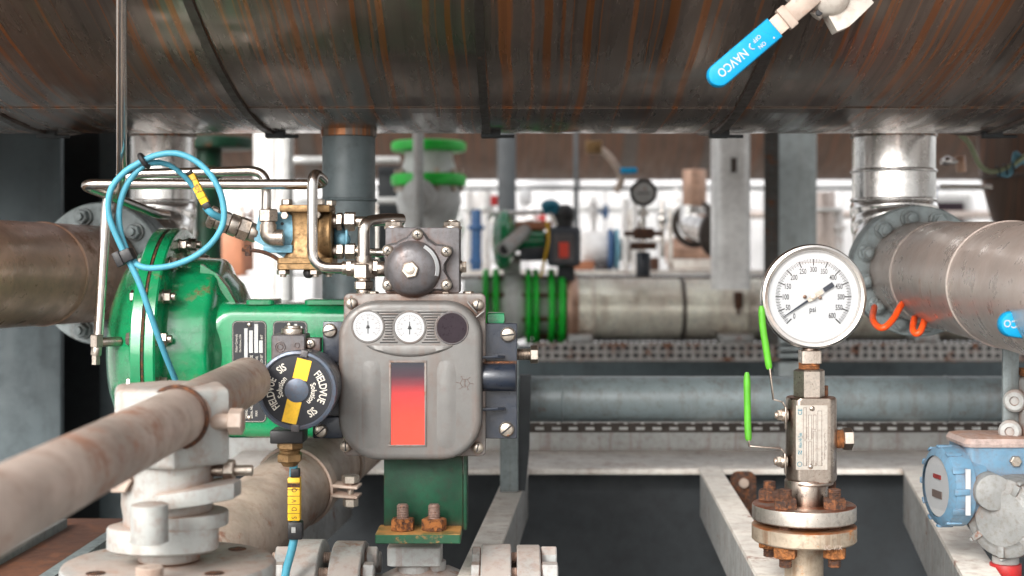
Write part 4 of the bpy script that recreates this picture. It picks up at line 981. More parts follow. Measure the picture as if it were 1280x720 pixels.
def screw(u,v,w,r,parent,m=m_screw,cross=False,rotd=20,name='mounting_screw'):
    b = B(); b.lathe(f(u,v,w), MY, [(0,r*S),(r*.3*S,r*S),(r*.6*S,r*.8*S),(r*.75*S,r*.4*S),(r*.77*S,0)], 28); s2 = part(name, b, m, parent)
    b = B()
    for q in ((0,90) if cross else (0,)):
        a = R(rotd+q); d = V((math.cos(a),0,math.sin(a))); b.obox(f(u,v,w-r*.72), d, Yv, ((1.1 if cross else 1.75)*r*S, .35*r*S, .2*r*S))
    part('screw_slot', b, m_ink, s2)
screw(390,429,-14,6,jb,cross=True,rotd=10)
b = B(); b.box(f(383,422,-14), f(402,440,10), .001); part('screw_lug', b, m_aludk, jb)
b = B(); b.box(f(346,532,-52), f(386,548,-8), .0015); part('gland_boss', b, m_blk, jb)
b = B(); b.box(f(404,402,-4), f(436,452,4), .001); b.box(f(384,441,-2), f(436,446,6), .001); b.box(f(384,452,0), f(436,520,8)); b.box(f(392,520,-10), f(430,547,6), .002); part('bracket_plate', b, m_navy, jb)
screw(413,413,-5,9,jb,rotd=15); screw(403,537,-12,8,jb,rotd=40); screw(424,470,-3,5,jb,cross=True)
# cable gland + tagged cable
gl = thing('cable_gland', 'ribbed brassy cable gland screwed under the round black cap', 'cable gland', f(367,578))
c1 = lambda v: f(367,v,-30)
b = B(); b.hexa(c1(547), c1(557), 16.5*S, ph=.2); part('lock_nut', b, m_brass, gl)
b = B(); b.thread(c1(556), c1(563), 13.5*S, .0022, 24); b.hexa(c1(562), c1(573), 16*S, ph=.5); b.cyl(c1(572), c1(578), 12*S, 9*S); part('compression_nut', b, m_brass, gl)
# ================================================================= right navy bracket
nb = thing('navy_bracket', 'navy painted steel bracket with large slotted screws on the right of the instrument box', 'bracket', f(628,550))
b = B(); b.loft([[f(u,v,w) for u,v in rr(600+i,405+i,646.5-i,550-i,2)] for w,i in ((14,.8),(15,0),(24,0))]); part('plate', b, m_navy, nb)
b = B(); b.cyl(f(602,472,6), f(645,472,6), 17.5*S, seg=48); part('cross_tube', b, m_navy, nb)
b = B(); b.box(f(602,452,4), f(646,456,20), .001); part('rim', b, m_rustdk, nb)
for v in (445,510):
    b = B(); b.poly([f(600,v,-4), f(622,v-1,-2), f(631,v,6), f(631,v,16), f(600,v,16)], V((0,0,-.003)), .0006); part('fin', b, m_navy, nb)
screw(635,419,13,9.5,nb,rotd=5); screw(633,538,13,9.5,nb,rotd=40)
b = B(); b.thread(f(646,445,30), f(668,445,30), 7.6*S, .0016, 24); b.hexa(f(663,445,30), f(673.5,445,30), 11.5*S, ph=.5); part('stop_bolt', b, m_ssfit, nb)
b = B(); b.loft([[f(u,v,w) for u,v in rr(608+i,393+i,631-i,407-i,3)] for w,i in ((40,1),(42,0),(80,0))]); part('cast_lug', b, m_green, nb)
# ================================================================= green L bracket under the box
gb = thing('green_mounting_bracket', 'dark green L shaped bracket with two rusty nuts below the instrument box', 'bracket', f(525,680))
b = B(); b.box(f(478,560,20), f(578,672,27), .001); part('upright_plate', b, m_greendk, gb)
b = B(); b.box(f(578.5,560,18), f(583,666,75), .001); part('side_plate', b, m_greendk, gb)
m_grnrust = mat('green_paint_rusting_on_top', (.004,.075,.03), .45, dirt=.4, sc=30, rust=.3, rustcol=(.40,.17,.05), top=1.0, topcol=(.42,.20,.06), bump=.35)
b = B(); b.loft([[V((f(u,0).x, f.Y+q*S, f(0,v).z)) for u,q in rr(472+i,-34+i,577-i,26,2)] for v,i in ((661,1.2),(662,0),(672,0),(673,1))]); part('foot_plate', b, m_grnrust, gb)
for u in (504,543):
    n_ = thing('rusted_stud', ['rusty nut and threaded stud on the green bracket foot, left one','rusty nut and threaded stud on the green bracket foot, right one'][u>510], 'stud and nut', f(u,661,-8), 'rusted studs on the green bracket foot')
    b = B(); b.hexa(f(u,661.5,-8), f(u,646,-8), 15.5*S, ph=.35+u*.1); part('nut', b, m_rustbolt, n_)
    b = B(); b.thread(f(u,662,-8), f(u,630,-8), 7.6*S, .0017, 24); b.cyl(f(u,632,-8), f(u,628.5,-8), 6.2*S); part('threaded_rod', b, mat('greyed_thread', (.25,.17,.14), .6, .4, rust=.3, dirt=.5, sc=90, bump=.4), n_)
# ---- control valve under it
f = Fr(1.56); S = f.s
cv = thing('control_valve_body', 'grey flanged control valve body cut by the bottom edge below the green bracket', 'valve', f(530,790))
b = B(); b.loft([[V((f(u,0).x, f.Y+q*S, f(0,v).z)) for u,q in rr(487+i,-40+i,553-i,14,6)] for v,i in ((676.5,1.5),(678,0),(699,0),(700,1.5))]); part('yoke_pad', b, m_grylt, cv)
b = B(); b.cyl(f(520,698,-10), f(520,712,-10), 22*S); b.cyl(f(545,698,-10), f(545,710,-10), 13*S); part('pad_spacer', b, m_grylt, cv)
b = B(); b.lathe(f(440,790), X_, [(0,62*S),(35*S,70*S),(60*S,82*S),(120*S,82*S),(150*S,70*S),(185*S,62*S)], 64); part('body', b, m_grylt, cv)
b = B(); b.lathe(f(525,700), MZ, [(0,22*S),(6*S,24*S),(30*S,60*S),(60*S,60*S)], 40); part('bonnet', b, m_grylt, cv)
for k,(u0,u1,r) in enumerate(((366,404,114),(418,456,112),(602,639,108),(646,675,107))):
    b = B(); b.lathe(f(u0,790), X_, [(0,(r-1.5)*S),(1.5*S,r*S),((u1-u0-1.5)*S,r*S),((u1-u0)*S,(r-1.5)*S)], 96); part('flange', b, m_grylt, cv)
for k in range(12):
    for u0,u1,hx in ((340,470,((344,362),(458,472))),(600,694,((676,696),(590,601)))):
        A = R(30*k+4); p = V((0,-math.cos(A),math.sin(A)))*92*S; q0,q1 = f(u0,790)+p, f(u1,790)+p
        b = B(); b.thread(q0,q1,7*S,.002,16); 
        part('stud', b, m_lever, cv)
        for h0,h1 in hx:
            b = B(); b.hexa(f(h0,790)+p, f(h1,790)+p, 14*S, ph=A); part('nut', b, m_grylt, cv)
# ================================================================= brass valve and fittings
f = Fr(1.58); S = f.s
bv = thing('brass_valve', 'tarnished brass solenoid valve body among stainless fittings above the green actuator', 'valve', f(385,345))
b = B(); b.box(f(354,257,-30), f(416,266,28), .0015); part('top_plate', b, m_brass, bv)
b = B(); b.loft([[V((f(u,0).x, f.Y+q*S, f(0,v).z)) for u,q in rr(385-a,-d,385+a,d,9)] for v,a,d in ((266,24,20),(270,21,18),(285,20,18),(300,20,18),(312,22,20),(323,29,24))]); part('body', b, m_brass, bv)
b = B(); b.cyl(f(368,296), f(350,296), 11*S); b.cyl(f(356,296), f(347,296), 12.5*S); part('inlet_boss', b, m_brass, bv)
b = B(); b.lathe(f(402,294), X_, [(0,30*S),(6*S,33*S),(13*S,33*S),(15*S,31*S)], 40); part('end_cover', b, m_brass, bv)
b = B(); b.loft([[V((f(u,0).x, f.Y+q*S, f(0,v).z)) for u,q in rr(351+i,-32+i,419-i,28-i,5)] for v,i in ((322,1),(323,0),(329,0),(329.6,1),(330,0),(336,0),(337,1))]); part('bottom_plate', b, m_brass, bv)
for u,w in ((362,-22),(402,-22),(412,16)):
    b = B(); b.hexa(f(u,257,w), f(u,250,w), 7*S, ph=.3+u); part('cap_screw', b, m_ssfit, bv)
for u,w in ((358,-24),(398,-24),(412,-8),(385,18)):
    b = B(); b.hexa(f(u,337,w), f(u,343,w), 8*S, ph=.2+u); b.cyl(f(u,342,w), f(u,346,w), 4*S); part('cap_screw', b, m_ssfit, bv)
for u,v in ((360,270),(400,269)):
    b = B(); b.hexa(f(u,v,-24), f(u,v,-29), 5*S); part('side_nut', b, m_screw, bv)
b = B(); b.sphere(f(388,341,-16), 7*S); part('vent', b, m_blk, bv)
# fittings right of the valve
def hexfit(name, label, segs, group=None, m=m_ssfit, f=f):
    """segs: list of (kind, p0, p1, r)"""
    o = thing(name, label, 'fitting', segs[0][1], group)
    nm = {'h':'hex_nut','c':'fitting_body','t':'threaded_nipple'}
    for k,p0,p1,r in segs:
        b = B()
        if k == 'h': b.hexa(p0,p1,r*f.s, ph=.25)
        elif k == 'c': b.cyl(p0,p1,r*f.s)
        else: b.thread(p0,p1,r*f.s,.0016)
        part(nm[k], b, m, o)
    return o
hexfit('tube_fitting','upper stainless compression fitting on the right side of the brass valve',[('c',f(416,277,-4),f(422,277,-4),9),('h',f(421,277,-4),f(429,277,-4),11.5),('h',f(431,277,-4),f(445,277,-4),12.5),('c',f(444,277,-4),f(456,277,-4),6.5)],'fittings on the brass valve')
hexfit('tube_fitting','lower stainless compression fitting on the right side of the brass valve',[('c',f(416,314,-4),f(422,314,-4),8.5),('h',f(421,314,-4),f(430,314,-4),10.5),('h',f(432,314,-4),f(445,314,-4),10.5),('c',f(444,314,-4),f(450,314,-4),6.5)],'fittings on the brass valve')
b = B(); b.tube([f(446,316,-4), f(486,316,-4)], 5.6*S); single('stainless_stub', b, m_ss, 'short straight stainless tube from the brass valve to the relay', 'tube', f(466,316,-4))
b = B(); b.tube([f(452,276,0), f(478,277,6), f(500,277,24)], 6*S, 8*S); single('stainless_stub', b, m_ss, 'short stainless tube from the upper fitting running behind the relay', 'tube', f(470,276,0))
b = B(); b.cyl(f(425,280,10), f(425,316,10), 9*S); b.sphere(f(428,300,4), 10*S); b.torus(f(432,296,2), V((1,.2,0)), 12*S, 1.6*S, 24,8); part('coil', b, m_blueblk, bv)
# cross tee under the looping tubes
f = Fr(1.54); S = f.s
hexfit('tee_fitting','stainless tee fitting with a large hex nut between relay and instrument box',[('c',f(440,335,-8),f(447,335,-8),10),('c',f(447,335,-8),f(467,335,-8),11),('h',f(467,335,-8),f(474,335,-8),11),('c',f(473,336,-8),f(482,336,-8),9.5),('h',f(455.5,330,-8),f(455.5,348,-8),15),('c',f(455.5,320,-8),f(455.5,331,-8),10),('c',f(455.5,347,-8),f(455.5,352,-8),9),('h',f(455.5,351,-8),f(455.5,362,-8),12.5),('c',f(455.5,361,-8),f(455.5,370,-8),9)], f=f)
b = B(); b.tube([f(455.5,331,-8), f(455.5,278,-8), f(480,273,28), f(498,273,50)], 7.6*S, 14*S, 20); single('bent_tube', b, m_ss, 'thick short stainless tube curving up from the tee and back', 'tube', f(455.5,320,-8))
hexfit('end_fitting','stainless nut where the long bent tube enters the tee',[('c',f(429,335,-8),f(436,335,-8),8.5),('h',f(434,335,-8),f(441,335,-8),10.5)], f=f)
# long bent tubes
b = B(); b.tube([f(436,335,-8), f(391.5,334,-8), f(391.5,213,-8), f(403,228,50), f(90,228.5,30), f(148,262,190), f(152,262,230)], 6.6*S, 24*S, 20)
single('bent_tube', b, m_ss, 'long stainless tube running left from the tee, its hook in front of the brass valve', 'tube', f(391,240,-8), ang=60)
b = B(); b.tube([P(152,-60,1.32), P(152,215,1.48), P(147,262,1.72)], .0052, .03, 20); single('vertical_tube', b, m_ss, 'straight stainless tube rising out of the photo in front of the vessel at left', 'tube', P(152,230,1.5))
f2 = Fr(1.60); S2 = f2.s
b = B(); b.tube([f2(333,268), f2(333,213,0), f2(160,217,10), f2(131,240,12), f2(122,432,0)], 6.2*S2, 22*S2, 20)
single('bent_tube', b, m_ss, 'stainless tube bending down at left to the nut on the green case', 'tube', f2(333,230), ang=60)
hexfit('tube_fitting','small stainless fitting low at the far left edge of the green case',[('h',f2(121,418),f2(121,434),8.5),('c',f2(121,433),f2(120,444),6.5),('h',f2(120,442),f2(120,456),5.5),('c',f2(122,428,4),f2(145,428,20),6)], f=f2)
o = hexfit('elbow_fitting','stainless elbow fitting with a big nut joining the brass valve on its left',[('h',f(333,261,14),f(333,277,14),12.5),('c',f(333,276,14),f(333,283,14),9)], f=f)
b = B(); b.tube([f(333,280,14), f(333,297,14), f(352,297,14)], 10.5*S, 9*S, 24); part('elbow_body', b, m_ssfit, o)
b = B(); b.cyl(f(345,297,14), f(351,297,14), 9*S); part('fitting_body', b, m_orust, o)
# pale blue sensor block
sb = thing('blue_sensor_block', 'pale blue block behind the stainless elbow next to the brass valve', 'sensor', f(338,320,40))
b = B(); b.loft([[f(u,v,w) for u,v in ((318,268),(358,262),(366,272),(366,318),(350,322),(312,300))] for w in (30,70)]); part('housing', b, m_blueblk, sb)
b = B(); b.cyl(f(348,279,29), f(348,279,31), 2*S); part('hole', b, m_ink, sb)
b = B(); b.tube([f(300,312,14), f(322,314,12), f(338,320,16), f(352,330,22)], 2.5*S, -5, 8); b.box(f(304,306,10), f(311,320,16), .001); part('frayed_strap', b, m_rustdk, sb)
b = B(); b.box(f(325,306,22), f(362,316,29), .001); part('clip_plate', b, m_blueblk, sb)
# big cable gland pointing at the block
f = Fr(1.56); S = f.s
d0, d1 = f(261,270,0), f(318,292,18); dd = d1-d0
gq = lambda t: d0+dd*t
hexfit('large_cable_gland','large stainless cable gland where the tagged blue cable enters the pale blue block',[('h',gq(0),gq(.14),15),('c',gq(.14),gq(.22),12.5),('h',gq(.2),gq(.42),14.5),('c',gq(.42),gq(.6),14),('h',gq(.6),gq(.84),15),('c',gq(.84),gq(1.0),12)], f=f, m=m_ssfit)
# ================================================================= blue cable loop
f = Fr(1.46); S = f.s
def pts(L): return [f(*(p if len(p)==3 else (*p,0))) for p in L]
cb = thing('blue_cable_loop', 'light blue cable coiled in a big loop over the green case, one end hanging down', 'cable', f(180,205))
b = B(); b.tube(pts([(205,480,60),(197,440,30),(186,395,10),(172,350,2),(150,305,0),(137,268,-4),(140,238,-6),(155,217,-4),(174,204,-2),(196,194),(222,192),(247,203),(267,224),(278,250),(279,278),(266,302),(244,320),(218,331),(192,335),(176,333),(166,326,4),(155,310,8),(147,285,10),(147,260,8),(155,236,4),(168,217,2),(182,205,4),(196,202,14)]), 3.9*S, -8, 16)
part('jacket', b, m_cable, cb, ang=60)
b = B(); b.tube(pts([(196,202,14),(208,206,22),(222,218,34),(232,232,44),(240,247,48)]), 3.4*S, -6, 12); part('tagged_end', b, m_cable, cb)
b = B(); b.tube(pts([(246,256,48),(254,265,50),(264,271,60)]), 4.8*S, -6, 12); part('tagged_end', b, m_cable, cb)
b = B(); b.torus(f(180,201,0), V((.75,0,.5)), 8.6*S, 3.2*S, 28, 10); part('velcro_tie', b, m_blk, cb)
b = B(); a_ = V((.42,0,-.9)); b.obox(f(156,321,2), V((.9,0,.42)), Yv, (22*S, 22*S, 16*S), .0015); b.obox(f(150,324,-8), V((.9,0,.42)), Yv, (9*S, 8*S, 19*S), .001); part('plastic_clip', b, m_blk, cb)
yt = thing('yellow_cable_tag', 'yellow tag on the blue cable behind the two stainless tubes', 'tag', f(238,245,46))
p0, p1 = f(228,216,44), f(247,253,46); d = p1-p0
b = B(); b.obox((p0+p1)/2, d, Yv, (d.length, 8*S, 11*S), .0012); part('tag_sleeve', b, m_yel, yt)
b = B()
for t in (.2,.4,.6,.8): b.obox(p0+d*t, d, Yv, (.5*S, 8.6*S, 11.6*S))
put(b, 'SDV', 8*S, flat(p0+d*.5+MY*4.4*S+V((.9,0,.4))*-2*S, d.normalized(), V((.89,0,.46))), .8)
part('tag_marks', b, m_ink, yt)
b = B(); b.obox(p0-d*.06, d, Yv, (5*S,7*S,9*S), .001); part('tag_clip', b, m_blk, yt)
b = B(); b.obox(p1+d*.06, d, Yv, (8*S,8*S,10*S), .001); part('tag_clip', b, m_blk, yt)
# cable below the round cap
f = Fr(1.475); S = f.s
lc = thing('lower_blue_cable', 'light blue cable hanging from the gland under the round black cap', 'cable', f(366,576))
b = B(); b.tube(pts([(367,574),(367,590),(368,640),(369,664),(364,690),(358,712),(352,745)]), 5.2*S, -6, 14); part('jacket', b, m_cable, lc, ang=60)
yt = thing('yellow_cable_tag', 'upright yellow tag with black letters on the cable below the round cap', 'tag', f(368,650))
b = B(); b.box(f(360.5,596,-8), f(376,650,6), .0012); part('tag_sleeve', b, m_yel, yt)
b = B()
for v in (602,610.5,618.5,629,640): b.box(f(360.3,v,-8.25), f(376.2,v+.6,-8.1))
for ch,v in (('S',648),('D',638),('V',628),('Q',615)):
    put(b, ch, 9*S, flat(f(372,v-1,-8.35), Zv, MX), .8, 'L')
part('tag_marks', b, m_ink, yt)
b = B(); b.box(f(360.3,603,-8.3), f(376.2,608,-8.15)); part('brown_tag_band', b, m_rustdk, yt)
b = B(); b.box(f(361,651,-10), f(379,673,6), .0015); part('tag_clip', b, m_blk, yt)
b = B(); b.box(f(364,585,-8), f(375,596,4), .001); part('tag_clip', b, m_blk, yt)
b = B(); b.box(f(366,657,-11), f(371,664,-9)); part('clip_window', b, m_silverbar, yt)
# ================================================================= pressure gauge
f = Fr(1.46); S = f.s
pg = thing('pressure_gauge', 'round white pressure gauge in a polished steel case reading near zero psi', 'gauge', f(1016,438))
gc = f(1017,371,0)
b = B(); b.lathe(gc+Yv*32*S, MY, [(0,50*S),(2*S,58*S),(18*S,60*S),(20*S,64.5*S),(24*S,66*S),(33*S,66*S),(37*S,64.5*S),(38*S,62*S),(37*S,58.5*S),(33*S,56.5*S),(31*S,56.3*S)], 128, True, False); part('case', b, m_ss, pg)
b = B(); b.cyl(gc+Yv*2.4*S, gc+Yv*1.0*S, 57*S, seg=96, bev=0); dl = part('dial', b, m_dial, pg)
b = B(); fd = gc+Yv*.7*S
def dirA(val): a = R(225-270*val/600); return V((math.cos(a),0,math.sin(a)))
for k in range(0, 121):
    val = k*5; d = dirA(val); L_, w_ = (8.5,1.5) if k%10==0 else ((5.6,.7) if k%2==0 else (4.4,.45))
    b.obox(fd+d*(47.5-L_/2)*S, d, Yv, (L_*S, .2*S, w_*S))
for k in range(0,13):
    val = k*50; d = dirA(val); r = 34.5 if 0 < k < 12 else 33
    if k == 0: r = 34
    put(b, str(val), 9.6*S, flat(fd+d*(r-(.0))*S+MZ*3.4*S, X_, Zv), .62, bold=.016)
put(b, 'psi', 9.6*S, flat(fd+V((-1,0,-19))*S, X_, Zv), .8, bold=.014)
part('dial_marks', b, m_ink, dl)
b = B(); rings = []
b.poly([fd+V((x,0,z))*S for x,z in ((-30,42.6),(30,42.6),(30,42.9),(-30,42.9))], MY*.1*S); part('liquid_line', b, m_grylt, dl)
b = B(); nd = V((-39.5,0,-26)).normalized(); up = V((-nd.z,0,nd.x)); n0 = fd-Yv*2*S
def npt(a,c): return n0+nd*a*S+up*c*S
b.loft([[npt(-15,2.8)+MY*0,npt(-29,3.1),npt(-29,-3.1),npt(-15,-2.8)], [p+MY*.8*S for p in [npt(-15,2.8),npt(-29,3.1),npt(-29,-3.1),npt(-15,-2.8)]]])
b.loft([[npt(8,1.5),npt(46,.35),npt(46,-.35),npt(8,-1.5)], [p+MY*.8*S for p in [npt(8,1.5),npt(46,.35),npt(46,-.35),npt(8,-1.5)]]])
part('needle', b, m_navy, dl)
b = B(); b.loft([[npt(a,c)+MY*.9*S for a,c in ((-13,2.6),(0,3.2),(9,2.2),(9,-2.2),(0,-3.2),(-13,-2.6))],[npt(a,c)+MY*1.6*S for a,c in ((-13,2.6),(0,3.2),(9,2.2),(9,-2.2),(0,-3.2),(-13,-2.6))]]); b.cyl(n0, n0+MY*3*S, 3.6*S, seg=24); b.cyl(fd+V((-11,0,0))*S, fd+V((-11,-2,0))*S, 2.4*S, seg=12); b.cyl(fd+V((8,0,-1))*S, fd+V((8,-2,-1))*S, 2.4*S, seg=12); part('hub', b, m_screw, dl)
b = B(); sheet(b, gc-Yv*1.6*S, Yv, 57*S); part('lens', b, m_glass, pg)
b = B(); gz = lambda v,w=8: f(1014,v,w)
b.cyl(gz(434), gz(441), 10*S); b.loft([[V((f(u,0).x, f.Y+(8+q)*S, f(0,v).z)) for u,q in rr(1014-12.5+i,-12.5+i,1014+12.5-i,12.5-i,2)] for v,i in ((438,1),(439,0),(454,0),(455,1))]); part('stem', b, m_ssfit, pg)
# ================================================================= block and bleed valve below it
mv = thing('needle_manifold_valve', 'round bodied stainless instrument valve with nameplate on rusty bolted flanges under the gauge', 'valve', f(1008,690))
cx = 1013
q = lambda v,w=8,u=None: f(u or cx,v,w)
b = B(); b.thread(q(454), q(464), 13.5*S, .0016, 28); part('sealed_thread', b, m_orust, mv)
b = B(); b.hexa(q(462), q(498), 19.5*S, ph=.0); part('hex_union', b, m_ssfit, mv)
c2 = f(1016,0).x
b = B(); rings = []
for v,i in ((497,2),(498.5,.5),(500,0),(598,0),(600,.5),(602,2.5)):
    ring = []
    for k in range(96):
        a = 2*math.pi*k/96; x = (31.5-i)*math.cos(a); y = (31.5-i)*math.sin(a)
        if 506 < v < 590 or True: y = max(y, -24)
        ring.append(V((c2+x*S, f.Y+(10+y)*S, f(0,v).z)))
    rings.append(ring)
b.loft(rings); part('body', b, m_ssman, mv)
b = B(); b.cyl(q(600,10,1010), q(634,10,1010), 27*S); b.cyl(q(602,10,1014), q(606,10,1014), 29.5*S); part('neck', b, m_ssman, mv)
# nameplate
b = B(); b.poly([f(u,v,-14.2) for u,v in rr(992,505,1031,585,1)], V((0,-.0007,0))); npl = part('nameplate', b, m_plate, mv)
hz = -15.2
b = B(); fl = lambda u,v: flat(f(u,v,hz), Zv, MX)
for u0,u1,v0,v1 in ((1001,1005,508,547),(1001,1005,549,580),(1007.5,1011.5,517,548),(1007.5,1011.5,550,580),(1013.5,1017,517,535),(1013.5,1017,537,580),(1019,1024,512,580)):
    for a in ((u0,v0,u1,v0),(u1,v0,u1,v1),(u0,v1,u1,v1),(u0,v0,u0,v1)):
        b.tube([f(a[0],a[1],hz), f(a[2],a[3],hz)], .22*S, 0, 5)
for tx,u,v,sz in (('PRESS  CWP psi',1006.3,546,2.6),('TEMP RATING',1012.6,547,2.6),('SERIAL No',1006.3,580,2.6),('MODEL',1012.6,580,2.6),('SIZE',1017.8,580,2.6),('BODY  SEATS  SEALS',1025,580,2.4),('WARNING depressurise before servicing',1028.2,572,2.4),('www',1000.6,546,2)): put(b, tx, sz*S, fl(u,v), .8, 'L')
put(b, 'ALLOY  F316', 2.4*S, fl(1030,560), .8, 'L')
part('plate_text', b, m_inkgry, npl)
b = B(); put(b, 'Alco Hi-Tek', 6*S, fl(999.3,558), .62, 'L', bold=.012); put(b, 'CE', 7.5*S, fl(999.5,517), .9, 'L', bold=.01); b.torus(f(996.5,578,hz), Yv, 2.8*S, .35*S, 20, 6); put(b,'~',11*S,fl(998.5,566),.8,'L',bold=.012); put(b,'~',11*S,fl(1001.3,566),.8,'L',bold=.012)
part('plate_logo', b, m_inkteal, npl)
for v in (509,581):
    b = B(); b.sphere(f(1012 if v<520 else 1010,v,-15), 3.4*S, 16, (1,.6,1)); part('rivet', b, m_ssfit, mv)
b = B(); b.cyl(f(1046,550,10), f(1052,550,10), 11*S); b.thread(f(1044,550,10), f(1058,550,10), 12*S, .0016, 24); part('side_thread', b, m_orust, mv)
b = B(); b.hexa(f(1055,550,10), f(1068,550,10), 14*S, ph=.3); part('hex_plug', b, m_ssfit, mv)
b = B(); b.cyl(f(1034,484,22), f(1034,500,22), 6*S); part('bleed_screw', b, m_rustdk, mv)
m_fl1 = mat('stainless_flange_rusting_top', (.52,.48,.43), .38, .9, dirt=.5, sc=40, top=1., topcol=(.33,.105,.045), bump=.2, streak=.3, rust=.1, rustcol=(.3,.12,.04), spots=.6)
m_fl2 = mat('rust_washed_flange', (.46,.38,.29), .5, .6, dirt=.5, sc=30, top=1., topcol=(.36,.12,.04), bump=.25, rust=.28, rustcol=(.38,.16,.05), streak=.6)
fc = 1007
b = B(); b.lathe(q(631,10,fc), MZ, [(0,62*S),(1.2*S,64*S),(3*S,64.6*S),(18*S,64.6*S),(19.5*S,63.5*S)], 96); part('flange', b, m_fl1, mv, 'upper steel flange with a rusty top')
b = B(); b.lathe(q(650.6,10,fc), MZ, [(0,40*S),(6.4*S,40*S)], 48); part('gasket', b, m_rustdk, mv)
b = B(); b.lathe(q(657,10,fc), MZ, [(0,63*S),(1.2*S,65*S),(18*S,65*S),(20*S,63*S),(21*S,50*S),(26*S,30*S),(40*S,24*S),(62*S,24*S),(140*S,26*S)], 96); part('flange', b, m_fl2, mv, 'lower flange washed orange with rust')
for k,A in enumerate((230,310,35,145)):
    a = R(A); p = f(fc,0,10); bx = p.x+47*S*math.cos(a); by = p.y+47*S*math.sin(a)
    z = lambda v: f(0,v).z
    n_ = thing('flange_stud', 'rusted stud bolt of the gauge valve flange, ' + ('front left','front right','rear right','rear left')[k], 'stud and nut', V((bx,by,z(700))), 'flange studs of the gauge valve')
    b = B(); b.hexa(V((bx,by,z(632))), V((bx,by,z(618))), 15*S, ph=.4+k); part('nut', b, m_rustdk, n_)
    b = B(); b.thread(V((bx,by,z(703))), V((bx,by,z(607))), 8*S, .0019, 24); part('threaded_rod', b, m_rustdk, n_)
    b = B(); b.hexa(V((bx,by,z(677))), V((bx,by,z(692))), 15*S, ph=.9+k); part('lower_nut', b, m_orust, n_)
b = B(); put(b, '0C-V/X', 8*S, flat(f(1029,676,-55.3), X_, Zv), .9); part('stamped_mark', b, m_lever, mv)
# lever handles with lime grips
def lever(label, grip, stem, arm, piv):
    o = thing('lime_lever_handle', label, 'handle', piv, 'lime green lever handles')
    b = B(); b.tube(grip, 4.3*S, -6, 16, radii=lambda t: 4.4*S*(.55+.45*min(1,t*14))*(1-.25*max(0,t-.97)/.03)); part('grip', b, m_lime, o)
    b = B(); w = 3.2*S; path = arm
    for i in range(len(path)-1):
        p0,p1 = path[i],path[i+1]; d = p1-p0; b.obox((p0+p1)/2, d, Yv, (d.length+w*.5, 7*S, 1.9*S), .0005)
    part('steel_arm', b, m_ssman, o)
    b = B(); b.cyl(piv, piv+X_*8*S, 8*S, seg=24); b.hexa(piv-X_*5*S, piv+X_*1*S, 7*S); b.cyl(piv-X_*8*S, piv-X_*4*S, 4.5*S); part('pivot_nut', b, m_screw, o)
lever('lime green lever handle leaning against the gauge rim, the upper one', [f(951,382,-4),f(953,410,-4),f(957,435,-4),f(961,461,-4)], None, [f(961,458,-4),f(966,499,-4),f(977,502,-4),f(981,508,-4),f(981,535,-4)], f(977,519,2))
lever('upright lime green lever handle lower down, away from the gauge', [f(933,465,-4),f(933.5,500,-4),f(934,530,-4),f(935,550,-4)], None, [f(935,548,-4),f(936,557,-4),f(975,560,-4),f(980,566,-4),f(981,591,-4)], f(976,577,2))
# ================================================================= blue NAVCO handles
def navco(label, f, a, c_, wid, text0, valve=True, at=None):
    """a = tip, c_ = collar end, pixel coordinates"""
    S = f.s
    o = thing('blue_valve_handle', label, 'handle', f(*c_), 'blue valve handles')
    p0 = f(*a); p1 = f(*c_); d = (p1-p0); L = d.length; d = d.normalized(); n = V((-d.z,0,d.x))   # n: screen left of the run
    out = []
    w = wid*S/2
    for k in range(13):
        t = R(90+180*k/12); out.append((w*.95+w*.95*math.cos(t), w*math.sin(t)))
    out += [(L,-w),(L,w)]
    def ring(ins, y): 
        m_=(L/2,0); return [p0+d*(x+(ins if x<L/2 else -ins))+n*(z-math.copysign(ins,z) if abs(z)>ins else z)+Yv*y*S for x,z in out]
    b = B(); b.loft([ring(3*S,-9), ring(1.2*S,-8), ring(0,-5), ring(0,5), ring(1.5*S,8)]); g_ = part('grip', b, m_vinyl, o)
    return o, p0, p1, d, n, L, S
f = Fr(1.35)
o,p0,p1,d,n,L,S = navco('bright blue valve lever with white lettering hanging below the vessel at top', f, (887,104), (968,35), 30, None)
fz = lambda p: p + MY*9.4*S
bn = -n if n.z > 0 else n     # text up direction points lower right
rd = -d                        # reading towards the tip
up = V((-rd.z,0,rd.x)); up = up if up.x > 0 else up
up = V((.65,0,-.76)); up = (up - rd*up.dot(rd)).normalized()
b = B(); put(b, 'NAVCO', 15.5*S, flat(fz(p0+d*L*.34 - up*5.4*S), rd, up), .82, bold=.015)
put(b, 'OFF', 7.5*S, flat(fz(p0+d*L*.74 - up*6.5*S), rd, up), .9, bold=.01); put(b, 'ON', 7.5*S, flat(fz(p0+d*L*.74+up*4*S), rd, up), .9, bold=.01)
cc_ = fz(p0+d*L*.655-up*.5*S); b.tube([cc_+(-d*math.cos(R(t))+up*math.sin(R(t)))*4.4*S for t in range(-75,80,15)], .9*S, 0, 8)
b.cyl(fz(p0+d*L*.9+up*9*S), fz(p0+d*L*.9+up*9*S)+MY*.5*S, 1.3*S)
part('lettering', b, m_dial, o)
b = B(); b.obox((p1+d*9*S), d, Yv, (22*S, 8*S, 24*S), .001); part('collar_arm', b, m_lever, o)
b = B(); b.obox(p1+d*20*S, d, Yv, (12*S, 15*S, 31*S), .0015); part('clip_band', b, m_lever, o)
b = B(); b.obox(p1+d*45*S+n*0, d, Yv, (44*S, 12*S, 26*S), .002); part('lever_arm', b, m_lever, o)
m_castoff = mat('off_white_cast_valve', (.50,.46,.41), .55, dirt=.5, dirtcol=(.2,.1,.06), sc=30, rust=.2, rustcol=(.25,.12,.09), bump=.4)
